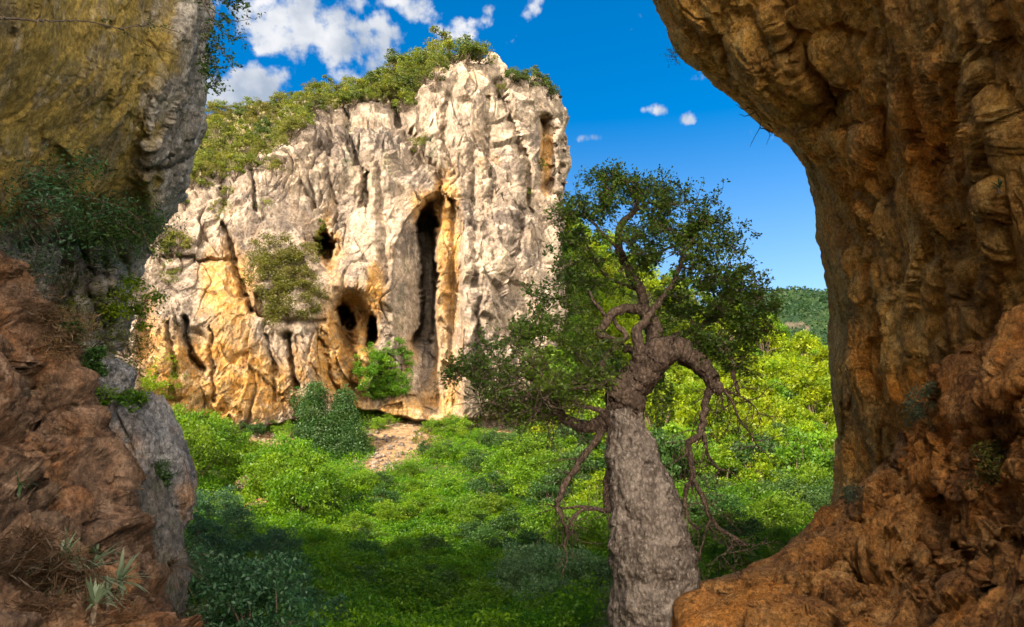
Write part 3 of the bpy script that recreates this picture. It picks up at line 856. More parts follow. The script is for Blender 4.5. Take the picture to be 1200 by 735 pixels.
stain = 0.30 + 0.45 * fbm(X * 0.5 + 3, 3) + 0.5 * gauss(spx, spy, 1040, 180, 80, 90) + 0.35 * gauss(spx, spy, 1050, 480, 60, 70) - 0.6 * gauss(spx, spy, 1185, 230, 25, 140) - 0.5 * gauss(spx, spy, 850, 60, 60, 60)
dark_patch = 0.35 * gauss(spx, spy, 1000, 25, 90, 35) + 0.5 * gauss(spx, spy, 1010, 330, 40, 60) + 0.35 * gauss(spx, spy, 990, 120, 30, 40) + 0.30 * gauss(spx, spy, 850, 50, 80, 60) + 0.35 * gauss(spx, spy, 1175, 250, 10, 160) + 0.35 * gauss(spx, spy, 1150, 385, 45, 30) + 0.2 * fbm(X * 0.9, 3)  # darker in the top hollow, along the lip, ribs and lower corner
rw = link('cave_wall', mesh_quads('cave_wall', X, grid_q(*X.shape[:2]), True, [M_right], attrs={'stain': stain, 'dark_patch': dark_patch}))
tag(rw, 'tall orange brown cave wall arching over the right of the view', 'cave wall', kind='structure')
B_rw = bvh_of(X, 3)

# ------------------------------------------------------------------ right rock ledge
LD_TOP = [(795, 712), (803, 697), (830, 686), (861, 676), (890, 664), (916, 651), (949, 629), (976, 596), (1012, 572), (1040, 540), (1057, 516), (1072, 471), (1090, 446), (1112, 420), (1163, 392), (1200, 358), (1300, 300), (1500, 210)]
ld_depth = RBF([(797, 712, 10.7), (805, 700, 10.9), (861, 677, 12.2), (949, 629, 14), (976, 597, 14.6), (1057, 516, 12.2), (1112, 420, 10.4), (1200, 360, 8.2), (1300, 300, 6.5), (1500, 210, 4.5), (805, 760, 10.2), (900, 700, 11.0), (900, 740, 9.6), (960, 660, 11.8), (1000, 690, 10.4),
                (1000, 740, 8.6), (1100, 740, 6.8), (1200, 740, 5.4), (1100, 620, 9.4), (1200, 550, 7.0), (1300, 760, 4.2), (1500, 760, 3), (1000, 900, 5.5), (800, 900, 7.5), (1500, 900, 2.2), (1010, 610, 12.4), (1150, 480, 8.8)])
NU, NV = 620, 420
pxv = 797 + (1500 - 797) * np.linspace(0, 1, NU) ** 1.1; v = np.linspace(0, 1, NV)
tp_ = interp(LD_TOP, pxv) + 2.5 * perlin(np.stack((pxv * 0.05, pxv * 0, pxv * 0 + 2), -1)) + 1.3 * perlin(np.stack((pxv * 0.17, pxv * 0, pxv * 0 + 2), -1))
PYg = tp_[:, None] + (900 - tp_[:, None]) * v[None]; PXg = np.broadcast_to(pxv[:, None], PYg.shape)
D = ld_depth(PXg, PYg)
jx = PXg + 8 * perlin(np.stack((PXg * 0.025, PYg * 0.025, PXg * 0 + 1), -1)); jy = PYg + 8 * perlin(np.stack((PXg * 0.025, PYg * 0.025, PXg * 0 + 8), -1))
LD_R = [([(1200, 440), (1150, 480), (1100, 560), (1060, 600), (1020, 640)], 14, -0.45), ([(1200, 510), (1160, 560), (1120, 600)], 10, 0.4), ([(1060, 670), (1030, 690), (1000, 720)], 10, 0.55), ([(820, 720), (880, 700), (960, 665), (1000, 650)], 10, 0.25),
        ([(850, 690), (900, 672), (950, 645)], 8, -0.15), ([(1065, 575), (1040, 600), (1010, 618)], 7, 0.35), ([(1200, 620), (1120, 660), (1060, 700)], 14, -0.3), ([(1140, 420), (1110, 470), (1100, 520)], 12, -0.25), ([(1100, 690), (1180, 640)], 7, 0.2)]
d = 0
LD_R += [([(868, 740), (892, 705), (930, 668)], 4, 0.55), ([(925, 715), (958, 684), (1000, 640)], 4, 0.55), ([(985, 740), (1008, 700), (1012, 672)], 5, 0.6), ([(840, 700), (880, 712), (915, 738)], 4, 0.35), ([(905, 690), (940, 700), (975, 700)], 3.5, 0.35),
         ([(1040, 545), (1075, 560), (1120, 545)], 5, 0.5), ([(1150, 470), (1170, 520), (1160, 580)], 6, 0.5), ([(1090, 480), (1130, 500), (1200, 470)], 5, 0.35), ([(1120, 640), (1150, 690), (1200, 700)], 6, 0.5), ([(1050, 610), (1090, 640), (1100, 690)], 5, 0.4)]
for pts, wd, a in LD_R: d = d + 1.25 * a * np.exp(-(polydist(pts, jx, jy) / wd) ** 2)
d = d - 0.35 * ell(jx, jy, 880, 700, 38, 20, -0.4) - 0.45 * ell(jx, jy, 955, 662, 36, 26, -0.6) - 0.4 * ell(jx, jy, 1030, 600, 30, 24, -0.6) - 0.5 * ell(jx, jy, 1150, 560, 40, 30, -0.6) + 0.7 * ell(jx, jy, 1030, 690, 55, 30, -0.4) + 0.35 * ell(jx, jy, 1090, 590, 40, 40)
D = D + d + 1.2 * np.exp(-v * 22)[None] + 1.0 * np.exp(-(PXg - 797) / 8.0)
X = P(PXg, PYg, D)
Nn = grid_normals(X)
if (Nn * X).sum(-1).mean() > 0: Nn = -Nn
fade = (0.3 + 0.7 * sstep(0, 0.06, v))[None]
ca, sa = math.cos(0.62), math.sin(0.62)
qr = np.stack((X[..., 0] * ca + X[..., 2] * sa, X[..., 1], -X[..., 0] * sa + X[..., 2] * ca), -1)
disp = rock_relief(qr, 1.15, (0.36, 0.8, 1.15), 0.36) * 0.68
X = X + Nn * (disp * fade)[..., None]
tb_ = np.linspace(0, 1, 25)[1:][::-1]
Bk = X[:, 0][:, None] + tb_[None, :, None] * np.array((0.5, 3.5, 0)) - (tb_ ** 2)[None, :, None] * np.array((0, 0, 3.5))
tgt = P(pxv, tp_ + 8, rw_depth(pxv, tp_) + 0.9)                          # further right the ledge top runs back to the wall
Bw = X[:, 0][:, None] + (tgt - X[:, 0])[:, None] * tb_[None, :, None]
Bw = Bw + 0.10 * np.stack([fbm(Bw * 1.6 + k, 4) for k in (1, 2, 3)], -1) * sstep(0, 0.2, tb_)[None, :, None]
kw = sstep(1000, 1060, pxv)[:, None, None]
Bk = Bk * (1 - kw) + Bw * kw
X = np.concatenate((Bk, X), 1)
X = skirt(X, 1, (0, 0, -3.0)); X = skirt(X, 0, (6.0, -1.5, 1.0))
lb = np.linspace(0, 1, 17)[1:][::-1]
Lf = X[0][None] + lb[:, None, None] * np.array((0.8, 2.2, 0)) - (lb ** 2)[:, None, None] * np.array((0, 0, 1.0))
X = np.concatenate((Lf, X), 0)
spx, spy, szc = to_px(X)
stain = 0.45 + 0.5 * fbm(X * 0.6 + 9, 3)
dark_patch = 0.05 + 0.2 * fbm(X * 0.9, 3) + 0.35 * gauss(spx, spy, 1000, 700, 40, 30)  # darker in the hollow low on the ledge
ledge = link('rock_ledge', mesh_quads('rock_ledge', X, grid_q(*X.shape[:2]), True, [M_red], attrs={'stain': stain, 'dark_patch': dark_patch}))
tag(ledge, 'reddish broken rock ledge sloping from the right wall to the tree foot', 'rock ledge', kind='structure')
B_ld = bvh_of(X, 3)

# ------------------------------------------------------------------ left overhang and wall
LW_EDGE = [(-420, 252), (-100, 248), (0, 245), (30, 243), (60, 240), (110, 242), (140, 236), (180, 228), (215, 215), (240, 204), (258, 190), (275, 178), (300, 165), (330, 156), (370, 148), (400, 140), (440, 128), (480, 122), (560, 110), (700, 100)]
lw_depth = RBF([(252, -420, 10), (245, 0, 13), (242, 110, 14), (205, 240, 15), (165, 300, 16.8), (148, 370, 17.2), (128, 440, 17), (110, 560, 16.5), (0, 0, 7), (120, 100, 10.2), (0, 240, 9.5), (100, 225, 12.0), (70, 250, 12.6), (-200, 0, 4.6), (-200, 300, 6.5), (40, 400, 14.5), (60, 300, 14.6), (0, 330, 12.5),
                (0, 480, 13), (190, 200, 14), (205, 60, 12.4), (150, 240, 14), (100, 320, 15.6), (-300, -420, 3), (0, -400, 5), (-300, 600, 8), (130, 260, 14.6)])
NU, NV = 440, 700
u = np.linspace(0, 1, NU) ** 0.9; pyv = np.linspace(-420, 700, NV)
e = interp(LW_EDGE, pyv) + 7 * perlin(np.stack((pyv * 0.03, pyv * 0, pyv * 0 + 6), -1)) + 3.0 * perlin(np.stack((pyv * 0.15, pyv * 0, pyv * 0 + 3), -1))
PXg = -330 + (e[None] + 330) * u[:, None]; PYg = np.broadcast_to(pyv[None], PXg.shape)
D = lw_depth(PXg, PYg); dd = e[None] - PXg
D = D + 1.3 * np.exp(-dd / 10.0)
jx = PXg + 6 * perlin(np.stack((PXg * 0.03, PYg * 0.03, PXg * 0 + 1), -1)); jy = PYg + 6 * perlin(np.stack((PXg * 0.03, PYg * 0.03, PXg * 0 + 8), -1))
d = -0.5 * np.exp(-(polydist([(215, 20), (190, 100), (175, 190), (178, 250)], jx, jy) / 12) ** 2) + 0.5 * np.exp(-(polydist([(225, 180), (195, 195), (172, 200)], jx, jy) / 4) ** 2)
d = d + 1.2 * ell(jx, jy, 70, 275, 80, 24, -0.1) - 0.6 * ell(jx, jy, 130, 340, 20, 40) + 0.5 * np.exp(-(polydist([(95, 290), (108, 340), (105, 400)], jx, jy) / 7) ** 2) - 0.5 * ell(jx, jy, 45, 300, 14, 70) + 0.6 * np.exp(-(polydist([(140, 300), (150, 320), (130, 350)], jx, jy) / 6) ** 2)
d = d - 1.5 * ell(jx, jy, 120, 380, 60, 90) + 0.7 * np.exp(-(polydist([(118, 300), (126, 350), (115, 430)], jx, jy) / 5) ** 2) + 0.5 * np.exp(-(polydist([(90, 350), (130, 345), (160, 330)], jx, jy) / 4) ** 2)
X = P(PXg, PYg, D + d)
Nn = grid_normals(X)
if (Nn * X).sum(-1).mean() > 0: Nn = -Nn
ov_ = 30 * perlin(np.stack((PXg * 0.02, PYg * 0.02, PXg * 0 + 3), -1)) + 14 * perlin(np.stack((PXg * 0.07, PYg * 0.07, PXg * 0 + 5), -1))
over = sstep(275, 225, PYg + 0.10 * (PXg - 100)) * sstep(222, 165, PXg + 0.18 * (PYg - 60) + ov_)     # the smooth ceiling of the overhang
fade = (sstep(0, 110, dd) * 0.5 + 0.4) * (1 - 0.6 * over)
disp = rock_relief(X + 57, 1.2, (1.0, 0.8, 0.75)) * 0.8
X = X + Nn * (disp * fade)[..., None]
X = skirt(X[::-1], 0, (-6.0, -2.0, 0.0))[::-1]; over = np.concatenate((np.repeat(over[:1], 14, 0), over), 0)
o_ = np.linspace(0, 1, 31)[1:]
O = X[-1][None] + o_[:, None, None] * np.array((-14.0, 6.0, 0.5)) + (np.sin(math.pi * o_) * 1.0)[:, None, None] * np.array((0, 1, 0))
O = O + 0.35 * np.stack([fbm(O * 0.7 + k, 3) for k in (1, 2, 3)], -1) * sstep(0, 0.15, o_)[:, None, None]
X = np.concatenate((X, O), 0); over = np.concatenate((over, np.zeros(O.shape[:2])), 0)
spx, spy, szc = to_px(X)
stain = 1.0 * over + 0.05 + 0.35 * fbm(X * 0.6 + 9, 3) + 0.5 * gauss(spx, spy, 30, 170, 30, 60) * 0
dark_patch = 0.30 * over + 0.3 * fbm(X * 0.7 + 2, 3) + 0.35 * gauss(spx, spy, 215, 120, 18, 40) + 0.25 * gauss(spx, spy, 40, 60, 90, 60) - 0.25 - 0.5 * gauss(spx, spy, 120, 370, 60, 90)  # darker on the ceiling and rim, less so on the lower wall
lw = link('cave_overhang', mesh_quads('cave_overhang', X, grid_q(*X.shape[:2]), True, [M_over], attrs={'stain': stain, 'dark_patch': dark_patch}))
tag(lw, 'ochre rock overhang with a pale grey rim at upper left', 'rock overhang', kind='structure')
B_lw = bvh_of(X, 3)

# the mountain mass the overhang belongs to, behind and beside the viewer on the left
na, nh = 160, 70
path = spline([(-9.5, 17, 0), (-9.6, 12, 0), (-8.8, 6, 0), (-8.2, 0, 0), (-8.2, -10, 0), (-9, -24, 0), (-14, -40, 0), (-35, -48, 0), (-55, -20, 0), (-52, 5, 0), (-36, 20, 0), (-18, 19.5, 0), (-9.5, 17, 0)], na)
hh = np.linspace(0, 1, nh)
topz = np.interp(path[:, 1], [-48, -24, 0, 12, 20], [38, 42, 36, 23, 17])
cen = np.array((-28, -12, 0))
wall = np.stack([np.concatenate((path[:, :2], (-7 + (topz + 7) * h)[:, None]), 1) for h in hh], 1)
wall[..., :2] += (cen[:2] - wall[..., :2]) * (0.12 * hh ** 3)[None, :, None]
cap = np.stack([wall[:, -1] + (np.array((cen[0], cen[1], 40)) - wall[:, -1]) * k for k in np.linspace(0, 1, 14)[1:]], 1)
X = np.concatenate((wall, cap), 1)
dsp = 0.9 * fbm(X * 0.15, 4) + 0.4 * ridged(X * (0.5, 0.5, 0.25), 3)
dirv = X - cen; dirv[..., 2] = 0; dirv /= np.linalg.norm(dirv, axis=-1, keepdims=True) + 1e-6
X = X + dirv * (dsp * 0.7)[..., None]; X[-1] = X[0]
link('rock_mass', mesh_quads('rock_mass', X, grid_q(*X.shape[:2]), True, [M_over], attrs={'stain': 0.3 + 0 * X[..., 0], 'dark_patch': 0 * X[..., 0]}), lw)

# ------------------------------------------------------------------ left red slope
LS_EDGE = [(270, -40), (285, -20), (300, 5), (330, 30), (365, 50), (390, 62), (420, 90), (445, 104), (470, 118), (510, 132), (540, 150), (570, 158), (600, 160), (650, 177), (700, 190), (735, 198), (900, 205)]
ls_depth = RBF([(-20, 285, 8.6), (5, 300, 9), (62, 390, 9.6), (118, 470, 9.5), (158, 570, 8.6), (177, 650, 8), (204, 735, 7), (250, 900, 5.5), (-330, 300, 4.5), (0, 450, 6.8), (0, 735, 4.2), (100, 600, 6.8), (100, 735, 5.2), (-330, 735, 2.6), (-330, 900, 2.2), (0, 900, 3.3), (50, 520, 7.2), (150, 700, 6.6), (60, 440, 8.0)])
NU, NV = 400, 560
u = np.linspace(0, 1, NU) ** 0.85; pyv = np.linspace(270, 900, NV)
e = interp(LS_EDGE, pyv) + 4 * perlin(np.stack((pyv * 0.045, pyv * 0, pyv * 0 + 6), -1)) + 2 * perlin(np.stack((pyv * 0.13, pyv * 0, pyv * 0 + 3), -1))
PXg = -330 + (e[None] + 330) * u[:, None]; PYg = np.broadcast_to(pyv[None], PXg.shape)
D = ls_depth(PXg, PYg); dd = e[None] - PXg
jx = PXg + 7 * perlin(np.stack((PXg * 0.03, PYg * 0.03, PXg * 0 + 1), -1)); jy = PYg + 7 * perlin(np.stack((PXg * 0.03, PYg * 0.03, PXg * 0 + 8), -1))
d = 0
for pts, wd, a in [([(20, 340), (60, 440), (95, 480), (115, 530), (150, 580)], 12, -0.55), ([(100, 510), (96, 560), (85, 590)], 8, -0.5), ([(110, 580), (118, 630), (150, 690), (190, 735)], 9, -0.4), ([(70, 470), (80, 530), (75, 580)], 12, 0.6), ([(128, 540), (128, 600)], 9, 0.55),
                   ([(0, 470), (30, 560), (60, 600)], 8, -0.25), ([(0, 590), (40, 630), (100, 640)], 7, 0.5), ([(30, 590), (70, 640)], 8, -0.2), ([(15, 420), (30, 480)], 14, 0.3)]:
    d = d + a * np.exp(-(polydist(pts, jx, jy) / wd) ** 2)
d = d + 0.9 * ell(jx, jy, 28, 470, 70, 80, -0.5) + 0.9 * ell(jx, jy, 60, 690, 70, 70) - 0.35 * ell(jx, jy, 22, 650, 22, 22)
D = D + d + 0.9 * np.exp(-dd / 9.0)
X = P(PXg, PYg, D)
Nn = grid_normals(X)
if (Nn * X).sum(-1).mean() > 0: Nn = -Nn
fade = sstep(0, 40, dd) * 0.8 + 0.2
ca, sa = math.cos(0.75), math.sin(0.75)
qr = np.stack((X[..., 0] * ca - X[..., 2] * sa, X[..., 1], X[..., 0] * sa + X[..., 2] * ca), -1)
qr = qr[..., [2, 1, 0]]
disp = rock_relief(qr + 17, 1.25, (0.42, 0.8, 1.15), 0.30) * 0.85
X = X + Nn * (disp * fade)[..., None]
X = skirt(X, 1, (0, 0, -3.0)); X = skirt(X[::-1], 0, (-5.5, -1.0, 1.0))[::-1]
o_ = np.linspace(0, 1, 25)[1:]
O = X[-1][None] + o_[:, None, None] * np.array((-2.5, 3.5, 0)) - (o_ ** 2)[:, None, None] * np.array((0, 0, 2.0))
X = np.concatenate((X, O), 0)
spx, spy, szc = to_px(X)
stain = 0.35 + 0.5 * fbm(X * 0.7 + 9, 3) - 0.5 * gauss(spx, spy, 20, 590, 25, 30)
dark_patch = 0.08 + 0.25 * fbm(X * 0.9, 3) + 0.35 * gauss(spx, spy, 20, 460, 40, 40)  # darker in the upper hollow of the slope
ls = link('rock_slope', mesh_quads('rock_slope', X, grid_q(*X.shape[:2]), True, [M_brown], attrs={'stain': stain, 'dark_patch': dark_patch}))
tag(ls, 'red brown jagged rock slope filling the lower left corner', 'rock slope', kind='structure')
B_ls = bvh_of(X, 3)


# ------------------------------------------------------------------ boulders
def boulder(name, center, R, mat, seed, label, tilt=(0, 0, 0), res=140, rough=1.0, stain=0.2, dark_patch=0.1, cat='boulder', group=None):
    n = res
    th = np.linspace(0.001, math.pi - 0.001, n); ph = np.linspace(0, 2 * math.pi, 2 * n)
    TH, PHI = np.meshgrid(th, ph, indexing='ij')
    S = np.stack((np.sin(TH) * np.cos(PHI), np.sin(TH) * np.sin(PHI), np.cos(TH)), -1)
    k = 0.92
    S2 = np.sign(S) * np.abs(S) ** k
    f1, f2, hid = cells(S * 1.5 + seed)
    r = 1 + rough * (0.16 * fbm(S * 1.1 + seed, 3) + 0.09 * f1 + 0.05 * ridged(S * 3 + seed, 4) * 0.6 + 0.015 * fbm(S * 14, 3))
    Xb = S2 * r[..., None] * np.asarray(R)
    Xb = Xb * (1 + (0.22 * rough * rock_relief(S * max(R) * 1.6 + seed, 1.6, (1, 1, 0.7)))[..., None] / max(R))
    m = np.array(Matrix.Rotation(tilt[1], 3, 'Y') @ Matrix.Rotation(tilt[0], 3, 'X') @ Matrix.Rotation(tilt[2], 3, 'Z'))
    Xb = Xb @ m.T
    o = link(name, mesh_quads(name, Xb, grid_q(n, 2 * n)[:, ::-1], True, [mat], attrs={'stain': stain + 0.5 * fbm(S * 1.4 + seed, 2), 'dark_patch': dark_patch + 0.3 * fbm(S * 2 + 4, 3)}), loc=center)
    BO.append(BVHTree.FromPolygons([tuple(v + np.array(center)) for v in Xb[::3, ::3].reshape(-1, 3)], grid_q(*Xb[::3, ::3].shape[:2]).tolist()))
    return tag(o, label, cat, group)


BO = []
boulder('boulder', P(168, 548, 11.6), (0.62, 0.75, 1.05), M_grey, 3.1, 'big blue grey boulder leaning beside the brown slope', (0, -0.30, 0.4), 200, 1.15, 0.22, 0.28)
boulder('boulder', P(172, 668, 9.6), (0.36, 0.5, 0.95), M_dark, 8.4, 'dark blackish rock wedged below the grey boulder', (0, -0.22, 0.2), 150, 1.3, 0.05, 0.45)
boulder('boulder', P(130, 449, 12.6), (0.28, 0.3, 0.36), M_grey, 5.7, 'small pale rock block under the hanging bushes', (0, 0.15, 0.5), 90, 1.0, 0.0, 0.0)
for (px, py, r, sd, lb) in [(302, 596, 0.55, 1.2, 'pale tan rock lying among the meadow shrubs'), (292, 575, 0.8, 2.7, 'orange tan rock half hidden by shrubs above the pale rock'), (592, 560, 0.7, 4.4, 'pale rock showing between shrubs below the cliff')]:
    h, n = hit(px, py + 3, B_ground)
    if h is not None: boulder('rock', h + Vector((0, 0, r * 0.3)), (r, r, r * 0.7), M_cliff, sd, lb, (0.1, 0.1, sd), 70, 1.3, 0.5, 0.0, 'rock')

def loose_stones(name, spots, mat, seed, label, sizes):
    rng = np.random.RandomState(seed)
    th = np.linspace(0.01, math.pi - 0.01, 7); ph = np.linspace(0, 2 * math.pi, 9)[:-1]
    S = np.stack((np.sin(th)[:, None] * np.cos(ph), np.sin(th)[:, None] * np.sin(ph), np.cos(th)[:, None] + 0 * ph), -1)
    Qs = grid_q(7, 8, True); V, Q = [], []
    for i, (h, nn) in enumerate(spots):
        r = rng.uniform(*sizes) * rng.uniform(0.4, 1.0)
        R = r * rng.uniform(0.55, 1.2, 3) * (1, 1, 0.7)
        X = S * (1 + 0.5 * fbm(S * 1.3 + i * 3.7, 2))[..., None] * R
        a_ = rng.uniform(0, 6.28); X = X @ np.array(((math.cos(a_), math.sin(a_), 0), (-math.sin(a_), math.cos(a_), 0), (0, 0, 1)))
        V.append((X + np.array(h) + np.array((0, 0, R[2] * 0.25))).reshape(-1, 3)); Q.append(Qs + 56 * i)
    o = link(name, mesh_quads(name, np.concatenate(V), np.concatenate(Q), False, [mat], attrs={'stain': np.full(56 * len(V), 0.3), 'dark_patch': np.zeros(56 * len(V))}))
    return tag(o, label, name, kind='stuff')


def spots_px(boxes, n, trees, seed):
    rng = np.random.RandomState(seed); out = []
    for _ in range(n):
        b = boxes[rng.randint(len(boxes))]
        h, nn = hit(rng.normal(b[0], b[2]), rng.normal(b[1], b[3]), *trees)
        if h is not None and nn.z > 0.25: out.append((h, nn))
    return out


loose_stones('rubble', spots_px([(468, 512, 30, 14), (440, 540, 20, 12), (330, 512, 30, 6), (490, 490, 25, 6)], 520, [B_ground], 4), M_cliff, 4, 'pale broken rubble strewn on the scree below the cliff', (0.06, 0.34))
loose_stones('gravel', spots_px([(1000, 690, 60, 25), (1060, 640, 60, 40), (900, 700, 50, 14), (1140, 600, 40, 60), (1030, 580, 30, 20)], 900, [B_ld], 6), M_red, 6, 'small loose stones lying on the red rock ledge', (0.012, 0.06))
loose_stones('gravel', spots_px([(60, 640, 40, 40), (100, 600, 40, 60), (50, 430, 30, 60), (150, 680, 25, 40)], 700, [B_ls], 7), M_brown, 7, 'small loose stones caught on the brown rock slope', (0.010, 0.05))

# ------------------------------------------------------------------ the gnarled tree
TY = 12.0
tree = bpy.data.objects.new('gnarled_tree', None); col.objects.link(tree)
tbase = Vector(P(765, 762, TY)); tree.location = tbase
tag(tree, 'old gnarled evergreen tree with a thick pale leaning trunk in the cave mouth', 'tree')
rng = np.random.RandomState(11)
OFF = np.array(tbase)


def limb_px(pts, n):
    """pts: (px, py, dY, diameter px) -> points and radii"""
    a = spline(np.array(pts, float), n)
    X = P(a[:, 0], a[:, 1], TY + a[:, 2])
    return X - OFF, a[:, 3] / 2 / F * (TY + a[:, 2])


tpts, trad = limb_px([(770, 800, 0, 112), (769, 765, 0, 103), (769, 735, 0, 97), (769, 701, 0, 94), (766, 661, 0, 90), (762, 631, 0, 83), (757, 601, 0.05, 75), (751, 570, 0.1, 67), (744, 540, 0.12, 57), (736, 511, 0.15, 46), (730, 482, 0.2, 40)], 260)
X, Q = tube(tpts, trad, 110)
ang = np.linspace(0, 2 * math.pi, 110, endpoint=False)
Nn = X - tpts[:, None]; Nn /= np.linalg.norm(Nn, axis=-1, keepdims=True)
Xw = X + 0.03 * np.stack([fbm(X * 6 + k * 7, 3) for k in (1, 2, 3)], -1)
f1, f2, hid = cells(Xw * (14, 14, 8)); f1c, f2c, hidc = cells(Xw * (30, 30, 17) + 4)
dz = 0.09 * fbm(X * 1.6, 3) + 0.035 * ridged(X * (4, 4, 1.2), 3) - 0.03 * np.exp(-(perlin(Xw * (7, 7, 1.6)) / 0.05) ** 2) + 0.02 * (hid - 0.5) - 0.014 * np.exp(-(f2 / 0.10) ** 2) + 0.006 * (hidc - 0.5) - 0.006 * np.exp(-(f2c / 0.12) ** 2)
tpx, tpy, _z = to_px(X + OFF)
front = (Nn[..., 1] < 0)
kn = front * (0.035 * np.exp(-(np.abs(np.hypot((tpx - 760) / 9, (tpy - 545) / 6) - 1) / 0.5) ** 2) - 0.09 * gauss(tpx, tpy, 760, 545, 5, 3.5) + 0.05 * gauss(tpx, tpy, 785, 668, 12, 9) - 0.05 * gauss(tpx, tpy, 788, 668, 6, 4) + 0.03 * gauss(tpx, tpy, 730, 670, 6, 8) + 0.02 * gauss(tpx, tpy, 724, 535, 5, 6))
X = X + Nn * (dz + kn)[..., None]
link('trunk', mesh_quads('trunk', X, Q, True, [M_trunk]), tree)

LIMBS = [  # (points), samples
    [(730, 512, 0.15, 24), (730, 492, 0.18, 33), (732, 472, 0.15, 39), (746, 445, 0.05, 38), (763, 424, -0.05, 36), (778, 411, -0.1, 33), (798, 410, -0.1, 27), (815, 423, -0.1, 22), (828, 438, -0.1, 18), (839, 451, -0.1, 14), (838, 458, -0.1, 10)],
    [(770, 418, 0, 24), (768, 398, 0.05, 20), (768, 384, 0.1, 16), (757, 368, 0.1, 13), (747, 361, 0.1, 11), (730, 362, 0, 10), (715, 371, -0.1, 10), (706, 383, -0.1, 9.5), (709, 396, 0, 9), (722, 404, 0.1, 9), (736, 410, 0.2, 8), (745, 412, 0.2, 7)],
    [(774, 415, 0.1, 20), (766, 392, 0.2, 17), (756, 364, 0.3, 13), (751, 340, 0.3, 11), (738, 318, 0.2, 10), (728, 296, 0.1, 9), (724, 274, 0, 8), (732, 258, 0, 7), (744, 246, 0, 6), (745, 228, 0, 4.5), (728, 212, 0, 3), (713, 199, 0, 2)],
    [(748, 430, -0.1, 16), (747, 405, -0.2, 13), (746, 388, -0.2, 11), (756, 375, -0.15, 8), (772, 352, -0.1, 7), (790, 330, -0.1, 6), (800, 300, -0.1, 5), (815, 275, -0.1, 3)],
    [(780, 408, 0.2, 14), (790, 396, 0.3, 10), (812, 386, 0.4, 7), (840, 372, 0.5, 6), (862, 356, 0.5, 4), (880, 350, 0.5, 2.5)],
    [(805, 412, 0.1, 10), (815, 404, 0.1, 8), (832, 400, 0.1, 7), (846, 404, 0, 6.5), (856, 416, -0.1, 5.5), (860, 440, -0.1, 4.5), (866, 465, -0.1, 3)],
    [(836, 452, -0.1, 12), (829, 462, -0.1, 11), (825, 484, -0.15, 10), (819, 510, -0.2, 9.5), (807, 523, -0.2, 9), (811, 558, -0.2, 8), (804, 578, -0.2, 6.5), (803, 596, -0.2, 5), (810, 613, -0.2, 4), (822, 620, -0.2, 2)],
    [(811, 560, -0.2, 7), (824, 584, -0.2, 7), (833, 607, -0.2, 6.5), (849, 625, -0.2, 5.5), (866, 634, -0.2, 4.5), (875, 641, -0.2, 3)],
    [(833, 606, -0.2, 4), (828, 620, -0.2, 3), (822, 640, -0.2, 2.2), (818, 652, -0.2, 1.2)],
    [(858, 630, -0.2, 4), (855, 642, -0.2, 3), (846, 654, -0.2, 1.2)],
    [(822, 500, -0.15, 5), (826, 515, -0.2, 5), (829, 530, -0.2, 4.5), (836, 543, -0.2, 4), (843, 549, -0.2, 3), (852, 551, -0.2, 1.5)],
    [(838, 452, -0.1, 8), (848, 458, -0.1, 5), (858, 472, -0.2, 4), (866, 490, -0.2, 3), (882, 512, -0.2, 1.6), (890, 526, -0.2, 0.8)],
    [(850, 458, -0.1, 4), (866, 464, -0.1, 3), (884, 476, 0, 2), (893, 494, 0, 1)],
    [(732, 468, 0.1, 20), (722, 452, 0.0, 12), (708, 446, -0.1, 9), (704, 432, -0.1, 8), (712, 416, -0.1, 7.5), (724, 402, 0, 7), (732, 392, 0, 6), (720, 378, 0, 5), (700, 360, 0, 4), (690, 340, 0, 2.5)],
    [(722, 492, 0.2, 24), (706, 496, 0.2, 20), (688, 500, 0.1, 17), (668, 494, 0, 15), (655, 484, 0, 13), (646, 470, 0, 8), (632, 452, 0, 6), (612, 440, 0, 4.5), (585, 432, -0.1, 3), (556, 434, -0.2, 1.8)],
    [(708, 500, 0.1, 13), (699, 514, 0, 10), (686, 532, -0.1, 9), (670, 553, -0.2, 8.5), (658, 575, -0.3, 8), (654, 594, -0.3, 7), (660, 612, -0.3, 5), (664, 625, -0.3, 3), (660, 642, -0.3, 1.2)],
    [(718, 535, 0.2, 9), (712, 560, 0.25, 11), (711, 585, 0.2, 10), (714, 600, 0.1, 8), (700, 597, 0.1, 5.5), (682, 599, 0, 4.5), (668, 612, 0, 3.2), (664, 640, -0.1, 1.5)],
    [(700, 596, 0.1, 4.5), (678, 594, 0, 4), (658, 596, -0.1, 3), (640, 590, -0.1, 1.5)],
    [(716, 500, -0.1, 10), (706, 484, -0.3, 8), (694, 478, -0.4, 7), (676, 474, -0.5, 6), (660, 462, -0.5, 5), (640, 444, -0.6, 4), (616, 420, -0.6, 3), (598, 404, -0.6, 1.6)],
    [(724, 480, 0.3, 12), (712, 455, 0.4, 9), (690, 430, 0.5, 7), (672, 412, 0.6, 6), (650, 398, 0.7, 4.5), (630, 386, 0.7, 2.5)],
    [(655, 484, 0, 8), (640, 488, -0.1, 5), (620, 480, -0.2, 4), (600, 486, -0.2, 3), (575, 478, -0.3, 2), (555, 486, -0.3, 1)],
    [(751, 340, 0.3, 7), (735, 335, 0.4, 5), (712, 325, 0.5, 4), (695, 300, 0.5, 3), (680, 270, 0.5, 1.8)],
    [(728, 296, 0.1, 6), (712, 280, 0.0, 4.5), (695, 262, 0, 3.5), (675, 245, 0, 2)],
    [(742, 248, 0, 5), (760, 238, 0, 4), (785, 240, 0, 3), (810, 236, 0, 1.8)],
    [(738, 318, 0.2, 6), (760, 305, 0.3, 5), (785, 290, 0.4, 4), (815, 285, 0.4, 3), (845, 290, 0.4, 1.8)],
]
nodes = []
